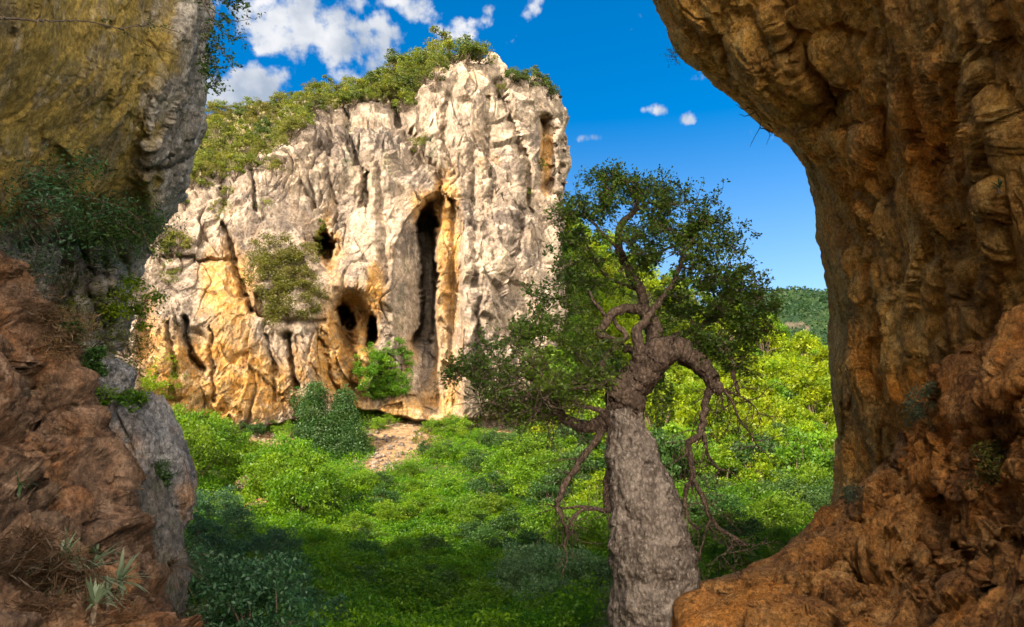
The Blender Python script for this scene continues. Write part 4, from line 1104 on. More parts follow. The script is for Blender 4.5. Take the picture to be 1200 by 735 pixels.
for k, pts in enumerate(LIMBS):
    m = 24 + 14 * len(pts)
    Xp, r = limb_px(pts, m)
    r = np.maximum(r * (1.05 if k < 6 or k == 13 else 0.80), 0.004)
    wob = np.stack([fbm(Xp * 3.2 + 7 * j + k, 4, 0.6) for j in range(3)], -1)
    Xp = Xp + wob * np.clip(r[:, None] * 1.3, 0.012, 0.075) * np.linspace(0.2, 1, m)[:, None]
    seg = 40 if k == 0 else 14
    Xt, Q = tube(Xp, r, seg)
    nd = Xt - Xp[:, None]; nd /= np.linalg.norm(nd, axis=-1, keepdims=True) + 1e-9
    Xt = Xt + nd * (r[:, None] * (0.22 * fbm(Xt * 5, 3) + 0.12 * ridged(Xt * 14, 2) * 0.5))[..., None]
    link('branch', mesh_quads('branch', Xt, Q, True, [M_limb]), tree)
    for j in range(0, m, 3):
        if r[j] < 0.13: nodes.append((Xp[j], r[j]))

BLOBS = [(715, 232, 42, 30, 0.0, 26), (690, 262, 34, 30, 0, 16), (668, 245, 20, 14, 0, 6), (748, 238, 40, 28, 0, 22), (800, 250, 52, 32, 0, 30), (838, 278, 32, 30, 0, 24), (786, 292, 60, 34, 0, 34), (725, 290, 42, 28, 0, 9), (700, 318, 34, 30, 0.3, 8),
         (855, 325, 34, 30, 0.2, 24), (868, 366, 36, 26, 0.2, 26), (884, 392, 22, 16, 0.2, 8), (820, 345, 50, 32, 0, 32), (768, 330, 34, 28, 0.2, 9), (800, 380, 40, 22, 0.3, 16), (850, 405, 34, 18, 0.1, 14), (690, 370, 30, 26, 0.3, 8), (675, 345, 22, 30, 0.4, 8),
         (640, 398, 46, 24, 0.1, 17), (595, 424, 48, 26, -0.3, 20), (655, 430, 48, 28, -0.3, 18), (612, 455, 52, 24, -0.3, 19), (560, 440, 26, 16, -0.3, 9), (690, 455, 26, 26, -0.4, 12), (640, 480, 46, 18, -0.2, 16), (580, 472, 34, 16, -0.3, 10), (770, 475, 26, 30, 0.9, 8), (664, 300, 24, 26, 0.3, 12), (645, 345, 26, 22, 0.3, 12), (618, 385, 30, 16, 0.1, 10), (668, 385, 30, 22, 0.2, 8), (700, 405, 26, 22, -0.3, 8), (900, 372, 14, 14, 0.1, 6), (872, 425, 24, 16, 0.1, 8), (835, 415, 24, 14, 0.1, 7), (880, 340, 14, 16, 0.1, 6), (540, 432, 18, 12, -0.3, 6), (655, 465, 36, 18, -0.5, 7), (760, 215, 18, 12, 0, 5), (712, 208, 16, 10, 0, 5)]
targets = []
for (cx, cy, rx, ry, dy, n) in BLOBS:
    for _ in range(n):
        a_, r_ = rng.uniform(0, 2 * math.pi), math.sqrt(rng.uniform(0.05, 1))
        depth = dy + rng.uniform(-1, 1) * max(rx, ry) / F * TY * 1.25
        targets.append(P(cx + rx * r_ * math.cos(a_), cy + ry * r_ * math.sin(a_), TY + depth) - OFF)
targets = np.array(targets)
NP_ = np.array([n[0] for n in nodes]); NR = [n[1] for n in nodes]
order = np.argsort([np.min(np.linalg.norm(NP_ - t_, axis=1)) for t_ in targets])
twigs = Tubes(); leafC, leafO = [], []
for ti in order:
    t_ = targets[ti]
    dist = np.linalg.norm(NP_ - t_, axis=1)
    j = int(np.argmin(dist)); a_ = NP_[j]; L_ = dist[j]
    if L_ < 0.05: continue
    nseg = max(4, int(L_ / 0.09))
    mid = (a_ + t_) / 2 + rng.normal(size=3) * 0.16 * L_
    s_ = spline([a_, mid, t_], nseg + 1)
    s_[1:-1] += np.cumsum(rng.normal(size=(nseg - 1, 3)), 0) * 0.022 * np.sin(np.linspace(0, math.pi, nseg + 1)[1:-1])[:, None]
    r0 = min(NR[j] * 0.75, 0.013 + 0.024 * L_)
    rr = np.linspace(r0, 0.005, nseg + 1)
    twigs.add(s_, rr, 6)
    NP_ = np.vstack((NP_, s_[1:])); NR += list(rr[1:])
    # side twigs with leaves
    ns = rng.randint(5, 8)
    for _ in range(ns):
        b_ = s_[rng.randint(max(1, nseg // 2), nseg + 1)]
        dr = rng.normal(size=3); dr[2] = dr[2] * 0.7 + 0.25; dr /= np.linalg.norm(dr)
        ln = rng.uniform(0.14, 0.36)
        e_ = b_ + dr * ln
        twigs.add(spline([b_, (b_ + e_) / 2 + rng.normal(size=3) * 0.03, e_], 5), np.linspace(0.0045, 0.002, 5), 4)
        nl = rng.randint(10, 20)
        tt = rng.uniform(0.25, 1.05, nl)[:, None]
        leafC.append(b_ + (e_ - b_) * tt + rng.normal(size=(nl, 3)) * 0.035)
        leafO.append(np.repeat(dr[None], nl, 0))
# bare hanging twigs on the shaded left side and right
bare_n = 0
for _ in range(14000):
    if bare_n >= 330: break
    j = rng.randint(len(NP_))
    q_ = to_px(NP_[j] + OFF)
    if not ((q_[0] < 715 and q_[1] > 440) or (q_[0] > 800 and q_[1] > 440)): continue
    bare_n += 1
    p0 = NP_[j]; ln = rng.uniform(0.25, 0.85); dr = rng.normal(size=3) + (0, 0, -0.7); dr /= np.linalg.norm(dr)
    pts = [p0]
    for s in range(4):
        dr = dr + rng.normal(size=3) * 0.35; dr /= np.linalg.norm(dr); pts.append(pts[-1] + dr * ln / 4)
    twigs.add(spline(pts, 12), np.linspace(0.010, 0.002, 12), 5)
    for s in (1, 2, 3):
        d2 = dr + rng.normal(size=3) * 0.8; d2 /= np.linalg.norm(d2)
        twigs.add(spline([pts[s], pts[s] + d2 * ln * 0.22, pts[s] + d2 * ln * 0.35 + rng.normal(size=3) * 0.05], 7), np.linspace(0.005, 0.0015, 7), 4)
link('twigs', twigs.mesh('twigs', M_limb), tree)
leafC = np.concatenate(leafC); leafO = np.concatenate(leafO)
link('crown', leaf_mesh('crown', leafC, 0.066, rng, L_oak, up=0.45, aspect=0.52, out=leafO * 0.6), tree)

# ------------------------------------------------------------------ hillside forest on the right
rng = np.random.RandomState(21)
hill_kind = Kind([lambda s=s: make_shrub('broadleaf_tree', 100 + s, (2.0 + 0.25 * (s % 3), 2.0, 2.0 + 0.3 * (s % 2)), 2600, 34, 0.26, (L_sun, L_sun, L_mid, L_sun, L_dark)[s], lift=0.5, trunk=0.12, clump=0.30, up=0.55) for s in range(5)])
LAB_HILL = ['yellow green tree in the sunlit forest on the right hillside', 'yellow green tree in the sunlit forest on the right hillside', 'mid green tree among yellow ones on the right hillside', 'yellow green tree in the sunlit forest on the right hillside', 'dark green tree among yellow ones on the right hillside']
def ground_at(x, y):
    return float(ground_z(np.array([x]), np.array([y]))[0])
cnt = 0; placed = []
tries = 0
while cnt < 285 and tries < 9000:
    tries += 1
    px = rng.uniform(655, 1000); py = rng.uniform(240, 640)
    h, n = hit(px, py, B_ground)
    if h is None or h.y < 48 or h.y > 175: continue
    big = rng.uniform(0.75, 1.7) if py < 560 else rng.uniform(0.65, 1.1)
    mind = (1.55 + 0.012 * h.y) * (0.45 + 0.6 * big)
    if any((h.x - a) ** 2 + (h.y - b) ** 2 < mind ** 2 for a, b in placed): continue
    placed.append((h.x, h.y))
    r = rng.rand()
    low = py > 560 + 30 * (rng.rand() - 0.5)
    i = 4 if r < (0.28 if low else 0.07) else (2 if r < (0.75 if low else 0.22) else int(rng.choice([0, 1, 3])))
    s = big
    g = {4: 'dark trees of the right hillside forest', 2: 'mid green trees of the right hillside forest'}.get(i, 'yellow green trees of the right hillside forest')
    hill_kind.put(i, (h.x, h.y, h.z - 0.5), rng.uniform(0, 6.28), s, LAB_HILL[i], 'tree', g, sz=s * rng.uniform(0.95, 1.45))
    cnt += 1
hill_kind.clean()
print('hill trees', cnt)

# ------------------------------------------------------------------ cliff-top bushes and trees
rng = np.random.RandomState(5)
top_kind = Kind([lambda s=s: make_shrub('clifftop_bush', 200 + s, (1.5, 1.5, 1.15 + 0.25 * (s % 3)), 1900, 24, 0.17, (L_top, L_olive, L_top, L_pine)[s], lift=0.25, trunk=0.07, clump=0.32, up=0.5) for s in range(4)])
pl = []
def plant_top(px, py, s, i, label, group, tree_=B_cliff, sink=0.25, sz=None):
    h, n = hit(px, py, tree_)
    if h is None: return
    top_kind.put(i, (h.x, h.y, h.z - sink * s), rng.uniform(0, 6.28), s, label, 'bush', group, sz)
tries = 0
while len(pl) < 135 and tries < 6000:
    tries += 1
    px = rng.uniform(190, 500); lo, hi = float(interp(SKY, px)), float(interp(CL_TOP, px))
    py = rng.uniform(lo + 1, hi - 3)
    mind = 8.5 if py < lo + 30 else 10.5
    if any((px - a) ** 2 + (1.6 * (py - b)) ** 2 < mind ** 2 for a, b in pl): continue
    # keep the bare grassy ledge near the rim
    if gauss(px, py, 370, 132, 26, 7) > 0.5 and rng.rand() < 0.8: continue
    pl.append((px, py))
    r = rng.rand(); i = 3 if r < 0.12 else (1 if r < 0.4 else (0 if r < 0.7 else 2))
    plant_top(px, py, rng.uniform(0.65, 1.15), i, 'low round bush on the green slope above the cliff face', 'bushes covering the slope above the cliff')
for (px, py, s, i) in [(448, 96, 1.5, 0), (465, 82, 1.7, 3), (482, 78, 1.5, 0), (500, 84, 1.7, 3), (516, 74, 1.8, 2), (533, 70, 1.7, 0), (548, 70, 1.6, 3), (560, 70, 1.4, 0), (490, 100, 1.3, 3), (472, 108, 1.4, 3), (510, 92, 1.2, 2), (472, 128, 1.1, 2), (455, 112, 1.4, 0), (435, 104, 1.4, 3), (420, 108, 1.3, 0)]:
    plant_top(px, py + 6, s, i, 'bushy pine on the summit rim of the cliff', 'pines on the summit of the cliff')
for (px, py, s, i) in [(600, 95, 0.95, 3), (612, 99, 1.0, 3), (626, 98, 1.15, 3), (638, 107, 1.1, 3), (645, 114, 0.9, 3)]:
    plant_top(px, py + 2, s, i, 'dark pine on the right-hand shoulder of the cliff top', 'pines on the right shoulder of the cliff', sink=0.4, sz=s * 1.1)
for (px, py, s, i, lb) in [(497, 178, 0.9, 1, 'olive shrub in the gully below the cliff summit'), (618, 232, 0.55, 0, 'tiny green shrub high on the right of the cliff face'), (634, 200, 0.5, 2, 'tiny shrub in the ochre recess at the right of the cliff'), (590, 110, 0.6, 1, 'small olive shrub just below the right rim of the cliff'),
                           (205, 295, 1.0, 1, 'brownish shrub at the far left of the cliff face'), (195, 300, 0.9, 1, 'sparse shrub beside the rim of the overhang on the cliff'), (325, 205, 0.8, 1, 'small shrub at the top of the left cliff wall'), (268, 232, 0.6, 1, 'small shrub in a crack of the upper left cliff')]:
    h, n = hit(px, py, B_cliff)
    if h is not None: top_kind.put(i, h + n * 0.15 - Vector((0, 0, 0.6 * s)), rng.uniform(0, 6.28), s, lb, 'shrub', 'shrubs growing on the cliff face')
top_kind.clean()

# hanging bushes on the face
def face_bush(name, blobs, n, leaf, mat, seed, label, cat, trees, thick=0.9, group=None, parts=('foliage', 'stem'), up=0.3, base=None, aspect=0.5):
    """foliage spread over a rock or ground face inside pixel ellipses (cx, cy, rx, ry, weight)"""
    rng = np.random.RandomState(seed)
    pts = []
    w_ = np.array([b[4] for b in blobs], float); w_ /= w_.sum()
    nc = max(30, n // 70); cl = []
    for _ in range(nc):
        b = blobs[rng.choice(len(blobs), p=w_)]
        a_, r_ = rng.uniform(0, 6.28), math.sqrt(rng.uniform(0, 1))
        h, nn = hit(b[0] + b[2] * r_ * math.cos(a_), b[1] + b[3] * r_ * math.sin(a_), *trees)
        if h is None: continue
        cl.append(np.array(h + nn * (0.1 + rng.uniform(0.15, 1.1) * (1.15 - r_ * 0.8)) * thick))
    if len(cl) < 5:
        print('no seat for', label); return None
    cl = np.array(cl)
    med = np.median(cl[:, 1]); cl = cl[np.abs(cl[:, 1] - med) < 6 + 0.1 * med]
    idx = rng.randint(0, len(cl), n)
    sz = thick * 0.45 * rng.uniform(0.6, 1.3, len(cl))
    g = rng.normal(size=(n, 3)); g /= np.linalg.norm(g, axis=1)[:, None]; g *= rng.uniform(0, 1, (n, 1)) ** 0.45
    g[:, 2] *= 0.65
    pts = cl[idx] + g * sz[idx, None]
    wx = sum(b[0] * b[4] for b in blobs) / sum(b[4] for b in blobs); wy = sum(b[1] * b[4] for b in blobs) / sum(b[4] for b in blobs)
    h0, n0 = hit(wx, wy, *trees)
    b0 = np.array(h0 - n0 * 0.12) if h0 is not None else cl.mean(0)
    root = bpy.data.objects.new(name, None); col.objects.link(root); root.location = b0
    link(parts[0], leaf_mesh(parts[0], pts - b0, leaf, rng, mat, up=up, aspect=aspect), root)
    tb = Tubes(); sel = cl[rng.permutation(len(cl))[:26]]
    for c_ in sel:
        m_ = c_ * 0.5 + b0 * 0.5 + rng.normal(size=3) * 0.15 * thick
        tb.add(spline([b0, m_, c_], 12) - b0, np.linspace(0.016 * thick, 0.004 * thick, 12), 5)
    link(parts[1], tb.mesh(parts[1], M_stem), root)
    return tag(root, label, cat, group)


face_bush('hanging_bush', [(330, 310, 38, 32, 3), (345, 345, 34, 26, 2), (318, 325, 30, 26, 2), (325, 370, 18, 12, 0.6)], 17000, 0.19, L_olive, 31, 'large olive brown bush hanging on the cliff below the round hole', 'bush', [B_cliff], 1.4)
face_bush('hanging_bush', [(376, 280, 11, 24, 1)], 1300, 0.16, L_top, 32, 'small green bush growing in the mouth of the round hole', 'bush', [B_cliff], 0.6)
face_bush('hanging_ivy', [(463, 430, 16, 32, 2), (440, 440, 18, 24, 2), (455, 455, 22, 12, 1.5), (430, 425, 9, 18, 0.6)], 15000, 0.16, L_mid, 33, 'bright green ivy hanging below the double cave', 'ivy', [B_cliff], 1.0)
def leafy_mass(name, blobs, Y, n, leaf, mat, seed, label, cat, parts=('foliage', 'trunk'), up=0.4, aspect=0.6):
    """round leafy masses (px, py, radius px, dY) grown together round one stem"""
    rng = np.random.RandomState(seed)
    cs = np.array([P(b[0], b[1], Y + b[3]) for b in blobs]); rs = np.array([b[2] / F * Y for b in blobs]) * 1.08
    k = rng.choice(len(blobs), n, p=rs ** 2 / (rs ** 2).sum())
    d = rng.normal(size=(n, 3)); d /= np.linalg.norm(d, axis=1)[:, None]
    rr = rs[k] * (0.80 + 0.30 * fbm(d * 2.2 + k[:, None] * 3.1, 3) + 0.16 * rng.normal(size=n))
    pts = cs[k] + d * rr[:, None] * (1, 1, 1.1)
    b0 = np.array((cs[:, 0].mean(), cs[:, 1].mean(), (cs[:, 2] - rs).min()))
    root = bpy.data.objects.new(name, None); col.objects.link(root); root.location = b0
    link(parts[0], leaf_mesh(parts[0], pts - b0, leaf, rng, mat, up=up, aspect=aspect), root)
    tb = Tubes(); tp_c = cs[np.argmax(cs[:, 2])]
    tb.add(spline([b0 - (0, 0, 0.5), (b0 + tp_c) / 2, tp_c], 14), np.linspace(0.22, 0.06, 14), 9)
    for c_ in cs: tb.add(spline([(b0 + tp_c) / 2, c_ * 0.6 + b0 * 0.4, c_], 10), np.linspace(0.09, 0.02, 10), 6)
    o_ = [x - b0 for x in tb.V]; tb.V = o_
    link(parts[1], tb.mesh(parts[1], M_stem), root)
    return tag(root, label, cat)


leafy_mass('ivy_column', [(370, 462, 13, 0), (366, 485, 17, 0), (372, 510, 20, -0.5), (385, 540, 24, -1), (404, 470, 13, 0.3), (402, 492, 18, 0), (408, 520, 22, -0.5), (412, 545, 22, -1), (360, 530, 16, -0.5), (425, 535, 14, 0), (390, 560, 20, -1.5), (356, 505, 11, 0)], 58, 52000, 0.15, L_ivy, 34, 'dense dark green ivy smothering a dead tree at the cliff foot', 'ivy')
face_bush('hanging_bush', [(195, 440, 15, 24, 1), (183, 455, 15, 14, 0.8)], 3500, 0.13, L_sun, 35, 'sunlit yellow green bush beside the left edge of the cliff', 'bush', [B_cliff], 1.0)
for k, (px, py, rx, ry, n) in enumerate([(258, 245, 12, 12, 500), (200, 320, 14, 14, 700), (310, 240, 10, 6, 200), (535, 495, 20, 10, 1200), (500, 515, 20, 8, 700), (350, 470, 8, 20, 700)]):
    face_bush('wall_shrub', [(px, py, rx, ry, 1)], n, 0.14, (L_olive, L_olive, L_top, L_mid, L_top, L_ivy)[k], 50 + k, ['wispy shrub in the crack at the upper left cliff', 'thin brownish shrub low on the far left of the cliff', 'tuft of leaves on the pale upper left cliff', 'green shrub at the cliff foot under the black slot', 'low green shrub on the scree below the black slot', 'narrow ivy strand on the cliff beside the ivy column'][k], 'shrub', [B_cliff, B_ground], 0.6)

# ------------------------------------------------------------------ valley shrubs
rng = np.random.RandomState(77)
val = {}
def valley(key, mat, R, n, leaf, k=40, lift=0.0, name='shrub', clump=0.34, up=0.5):
    val[key] = Kind([lambda s=s: make_shrub(name, hash(key) % 1 + 300 + 17 * len(val) + s, R, n, k, leaf, mat, lift, 0.05, clump, up) for s in range(3)])
valley('bright', L_mid, (1.8, 1.8, 1.3), 4200, 0.15)
valley('yellow', L_sun, (1.7, 1.7, 1.3), 3600, 0.16)
valley('dark', L_dark, (1.6, 1.6, 1.25), 4200, 0.13)
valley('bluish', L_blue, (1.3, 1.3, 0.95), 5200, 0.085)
valley('sage', L_sage, (1.3, 1.3, 0.95), 3600, 0.12)
valley('meadow', L_meadow, (1.5, 1.5, 0.75), 3600, 0.13)
def put(key, px, py, s, label, group=None, dz=0.25, cat='shrub', sz=None):
    h, n = hit(px, py, B_ground)
    if h is None: return None
    return val[key].put(rng.randint(3), (h.x, h.y, h.z - dz * s), rng.uniform(0, 6.28), s, label, cat, group, sz)
# bright shrubs under the left cliff
for px, py, s in [(200, 520, 1.0), (222, 535, 1.1), (245, 520, 0.9), (232, 555, 1.1), (262, 540, 1.0), (210, 555, 1.1), (270, 515, 0.6)]:
    put('bright', px, py + 8, s, 'bright green shrub below the undercut left cliff foot', 'bright shrubs below the left cliff', sz=s * 1.4)
for px, py, s in [(310, 560, 1.0), (335, 555, 1.1), (355, 575, 1.1), (320, 585, 1.1), (345, 600, 1.0), (372, 590, 0.9), (300, 545, 0.8)]:
    put('bright', px, py + 10, s, 'bright rounded shrub beside the ivy column', 'bright shrubs beside the ivy column', sz=s * 1.25)
for px, py, s in [(282, 506, 0.5), (300, 508, 0.55), (322, 504, 0.5), (338, 512, 0.6), (442, 500, 0.45), (455, 493, 0.4), (505, 503, 0.5), (520, 507, 0.6), (535, 503, 0.6), (548, 512, 0.7), (498, 530, 0.5), (512, 540, 0.6), (430, 575, 0.6), (450, 570, 0.5)]:
    put('bright' if px % 3 else 'dark', px, py + 4, s, 'small bush at the foot of the cliff around the scree', 'small bushes round the scree', sz=s * 1.2)
# right-centre bushes
for px, py, s, k in [(560, 545, 0.9, 'dark'), (590, 555, 1.1, 'bright'), (575, 580, 1.0, 'dark'), (610, 575, 1.1, 'bright'), (640, 560, 1.2, 'bright'), (665, 575, 1.2, 'dark'), (690, 560, 1.3, 'bright'), (545, 530, 0.8, 'bright'), (615, 535, 1.2, 'bright'), (650, 535, 1.3, 'dark'),
                     (680, 530, 1.4, 'yellow'), (700, 545, 1.3, 'bright'), (600, 520, 1.0, 'dark'), (630, 515, 1.2, 'bright'), (580, 515, 0.8, 'dark'), (525, 525, 0.6, 'dark'), (560, 510, 0.6, 'bright'), (700, 590, 1.1, 'yellow'), (640, 590, 1.0, 'dark')]:
    put(k, px, py + 10, s, {'dark': 'dark green shrub in the thicket between cliff and trunk', 'yellow': 'yellow green shrub in the thicket between cliff and trunk', 'bright': 'bright green shrub in the thicket between cliff and trunk'}[k], {'dark': 'dark shrubs of the thicket left of the trunk', 'yellow': 'yellow shrubs of the thicket left of the trunk', 'bright': 'bright shrubs of the thicket left of the trunk'}[k])
for px, py, s, k in [(600, 625, 0.8, 'dark'), (640, 630, 0.9, 'bright'), (680, 625, 0.9, 'bright'), (705, 640, 0.9, 'bright'), (620, 660, 0.8, 'dark'), (585, 650, 0.7, 'dark'), (660, 650, 0.8, 'bright'), (565, 640, 0.6, 'dark')]:
    put(k, px, py + 8, s, 'green shrub at the shaded edge of the meadow', 'shrubs at the shaded meadow edge')
for px, py, s in [(620, 705, 0.75), (650, 700, 0.8), (680, 695, 0.75), (600, 695, 0.7), (700, 690, 0.6), (635, 725, 0.6), (665, 722, 0.5), (590, 715, 0.5), (640, 685, 0.8), (610, 680, 0.75)]:
    put('sage', px, py + 6, s, 'blue green shrub in shade left of the trunk foot', 'blue green shrubs left of the trunk foot', sz=s * 1.3)
# right of the trunk
for px, py, s, k in [(815, 655, 0.7, 'bright'), (840, 640, 0.8, 'bright'), (870, 640, 0.8, 'dark'), (895, 625, 0.9, 'bright'), (925, 615, 0.9, 'bright'), (950, 605, 1.0, 'dark'), (850, 615, 0.9, 'dark'), (880, 600, 1.0, 'bright'), (915, 590, 1.1, 'dark'), (820, 620, 0.9, 'dark'), (800, 600, 1.0, 'bright'), (835, 590, 1.1, 'dark'), (950, 580, 1.2, 'bright'), (970, 590, 1.0, 'dark'), (905, 655, 0.6, 'bright'), (860, 665, 0.6, 'bright')]:
    put(k, px, py + 10, s, 'shaded green shrub between the trunk and the rock ledge', 'shrubs between trunk and ledge')
# dark bluish bushes in front left
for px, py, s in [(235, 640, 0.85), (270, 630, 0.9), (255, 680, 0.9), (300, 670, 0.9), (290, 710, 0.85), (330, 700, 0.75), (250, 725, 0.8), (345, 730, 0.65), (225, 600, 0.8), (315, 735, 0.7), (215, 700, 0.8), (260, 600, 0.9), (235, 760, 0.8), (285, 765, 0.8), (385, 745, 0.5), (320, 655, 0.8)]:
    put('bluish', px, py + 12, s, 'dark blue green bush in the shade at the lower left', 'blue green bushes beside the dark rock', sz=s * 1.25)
# low mounds that make the meadow uneven
for _ in range(150):
    px, py = rng.uniform(300, 620), rng.uniform(560, 735)
    k = ('meadow', 'meadow', 'bright', 'dark')[rng.choice(4, p=(0.45, 0.2, 0.2, 0.15))]
    put(k, px, py, rng.uniform(0.35, 0.95) * (0.75 if k != 'meadow' else 1), {'meadow': 'low mound of yellow green bramble in the meadow', 'bright': 'small mid green bush rising from the meadow', 'dark': 'small dark green bush rising from the meadow'}[k], {'meadow': 'bramble mounds in the meadow', 'bright': 'small green bushes in the meadow', 'dark': 'small dark bushes in the meadow'}[k], dz=0.3)
for k_ in val.values(): k_.clean()

# meadow ground cover: countless leaves in one object
rng = np.random.RandomState(8)
n = 380000
yy = 13 + 60 * rng.uniform(0, 1, n) ** 1.3
xx = (rng.uniform(150, 985, n) - 600) / F * yy * 1.02
zz = ground_z(xx, yy)
pp = np.stack((xx, yy, zz), -1)
ax, ay, az_ = to_px(pp)
bm_ = bare_mask(ax, ay, az_) + 0.35 * fbm(pp * 0.6, 3)
ok = (bm_ < 0.45) & (yy < 74)
hgt = 0.30 + 0.65 * np.clip(fbm(pp * 0.5, 3) + 0.3, 0, 1.2)
pp[:, 2] += rng.uniform(0, 1, n) ** 0.7 * hgt
undergrowth = link('undergrowth', leaf_mesh('undergrowth', pp[ok], 0.0, rng, L_meadow))
bpy.data.objects.remove(undergrowth)
V, Q = leaf_arrays(pp[ok], (0.052 + 0.0019 * yy[ok]), rng, up=0.6, aspect=0.55)
undergrowth = tag(link('undergrowth', mesh_quads('undergrowth', V, Q, False, [L_meadow])), 'bright green leafy undergrowth covering the valley floor', 'undergrowth', kind='stuff')

# ------------------------------------------------------------------ plants on the left rocks
face_bush('hanging_bush', [(130, 235, 45, 30, 3), (95, 245, 30, 26, 2), (160, 240, 20, 20, 0.6)], 3400, 0.075, L_dark, 61, 'dark green bush hanging under the lip of the overhang', 'bush', [B_lw], 1.1, parts=('foliage', 'branch'), aspect=0.35)
face_bush('hanging_bush', [(25, 230, 40, 45, 3), (20, 280, 36, 26, 1.5), (50, 200, 20, 20, 0.8)], 3000, 0.068, L_blue, 62, 'blue green leafy bush at the left border under the overhang', 'bush', [B_lw], 1.0, parts=('foliage', 'branch'), aspect=0.35)
face_bush('hanging_bush', [(90, 330, 30, 24, 1), (115, 405, 34, 30, 3), (150, 440, 26, 22, 2), (90, 390, 20, 30, 1)], 3200, 0.060, L_top, 63, 'olive dark bush trailing down the shaded grey wall', 'bush', [B_lw], 1.2, parts=('foliage', 'branch'))
face_bush('hanging_bush', [(150, 350, 18, 26, 2), (160, 440, 18, 18, 1)], 1900, 0.08, L_sun, 64, 'bright yellow green shrub at the edge of the shaded grey wall', 'shrub', [B_lw], 0.7, parts=('foliage', 'branch'))
face_bush('dry_bush', [(55, 360, 16, 28, 2), (75, 400, 16, 22, 1)], 2600, 0.10, L_rust, 65, 'dry reddish brown bush on the crest of the brown slope', 'dry bush', [B_ls, B_lw], 0.5, up=0.1, aspect=0.10)
face_bush('dry_bush', [(45, 650, 40, 26, 2), (70, 700, 36, 30, 2), (100, 690, 20, 30, 1)], 2000, 0.10, L_rust, 66, 'dry tangled brown grass in the hollow of the red slope', 'dry bush', [B_ls], 0.22, up=0.1, aspect=0.06)
face_bush('hanging_bush', [(150, 466, 20, 10, 2), (120, 460, 16, 12, 1)], 1500, 0.055, L_mid, 91, 'low green bush on top of the grey boulder', 'bush', BO[:1] + [BO[2], B_lw], 0.3, parts=('foliage', 'branch'))
face_bush('hanging_bush', [(100, 420, 14, 18, 2), (88, 400, 10, 14, 1)], 1500, 0.055, L_dark, 92, 'dark green bush in the gap between brown slope and grey wall', 'bush', [B_ls], 0.35, parts=('foliage', 'branch'))
face_bush('wall_shrub', [(185, 560, 9, 20, 1)], 900, 0.05, L_dark, 67, 'small dark tuft on the face of the grey boulder', 'shrub', BO[:1], 0.25)


def spike_plant(px, py, trees, n, ln, mat, seed, label, dy=0.0, group='pale spiky plants on the rocks'):
    h, nn = hit(px, py, *trees)
    if h is None: return
    rng = np.random.RandomState(seed)
    V, Q, k = [], [], 0
    for i in range(n):
        a_ = 2.4 * i + rng.uniform(-0.3, 0.3); e_ = rng.uniform(0.15, 1.2)
        d_ = np.array((math.cos(a_) * math.cos(e_), math.sin(a_) * math.cos(e_), math.sin(e_)))
        d_ = d_ + np.array(nn) * 0.5; d_ /= np.linalg.norm(d_)
        s_ = np.cross(d_, (0, 0, 1)); s_ /= np.linalg.norm(s_) + 1e-6
        L_ = ln * rng.uniform(0.6, 1.15); wd = L_ * 0.05
        m_ = 6
        for j in range(m_ + 1):
            f = j / m_
            c_ = d_ * L_ * f + np.array((0, 0, -0.5 * L_ * f * f * (1.2 - e_)))
            ww = wd * math.sin(math.pi * min(0.97, f * 0.85 + 0.12))
            up_ = np.cross(s_, d_) * ww * 0.3
            V += [c_ - s_ * ww + up_, c_ + s_ * ww + up_]
            if j < m_: Q.append((k + 2 * j, k + 2 * j + 1, k + 2 * j + 3, k + 2 * j + 2))
        k += 2 * (m_ + 1)
    root = bpy.data.objects.new('spiky_plant', None); col.objects.link(root); root.location = h + nn * 0.08
    link('leaves', mesh_quads('leaves', np.array(V), np.array(Q), True, [mat]), root)
    tb = Tubes(); tb.add([(0, 0, -0.08), tuple(np.array(nn) * 0.03), tuple(np.array(nn) * 0.06)], [0.018, 0.015, 0.008], 7)
    link('stem', tb.mesh('stem', M_stem), root)
    tag(root, label, 'plant', group)


for (px, py, n, ln, mt, lb) in [(75, 668, 44, 0.30, L_grey, 'largest pale spiky plant in the dry grass of the red slope'), (66, 650, 30, 0.22, L_grey, 'pale spiky plant just above the largest one on the red slope'), (115, 640, 34, 0.24, L_grey, 'pale spiky plant on the rib of the red slope'), (125, 685, 34, 0.24, L_grey, 'pale spiky plant below the rib of the red slope'),
                            (108, 730, 30, 0.20, L_grey, 'pale spiky plant cut by the bottom of the view'), (120, 705, 14, 0.18, L_grey, 'small spiky plant low on the red slope'), (12, 560, 14, 0.16, L_blue, 'little green plant on the left border of the red slope')]:
    spike_plant(px, py, [B_ls], n, ln, mt, px, lb)
face_bush('rock_plant', [(1080, 478, 15, 11, 2), (1094, 456, 9, 13, 1)], 1100, 0.05, L_grey, 81, 'grey green bushy plant in the corner where wall and ledge meet', 'plant', [B_rw, B_ld], 0.35, parts=('foliage', 'stem'), aspect=0.3)
face_bush('rock_plant', [(1003, 580, 12, 7, 1)], 500, 0.05, L_grey, 82, 'small grey green plant at the foot of the right wall', 'plant', [B_rw, B_ld], 0.3, parts=('foliage', 'stem'), aspect=0.3)
face_bush('rock_plant', [(1165, 548, 22, 16, 1)], 600, 0.06, L_olive, 83, 'dark sprawling plant on the middle of the ledge', 'plant', [B_ld], 0.3, parts=('foliage', 'stem'), aspect=0.25)
for (px, py, n, ln, mt, lb) in [(1165, 545, 24, 0.3, L_dry, 'dry dark plant on the middle of the ledge'), (1098, 500, 18, 0.2, L_dry, 'dry stalky plant on the ledge below the corner plants'), (1180, 220, 16, 0.16, L_blue, 'tiny plant high on the right wall')]:
    spike_plant(px, py, [B_rw, B_ld], n, ln, mt, px, lb)
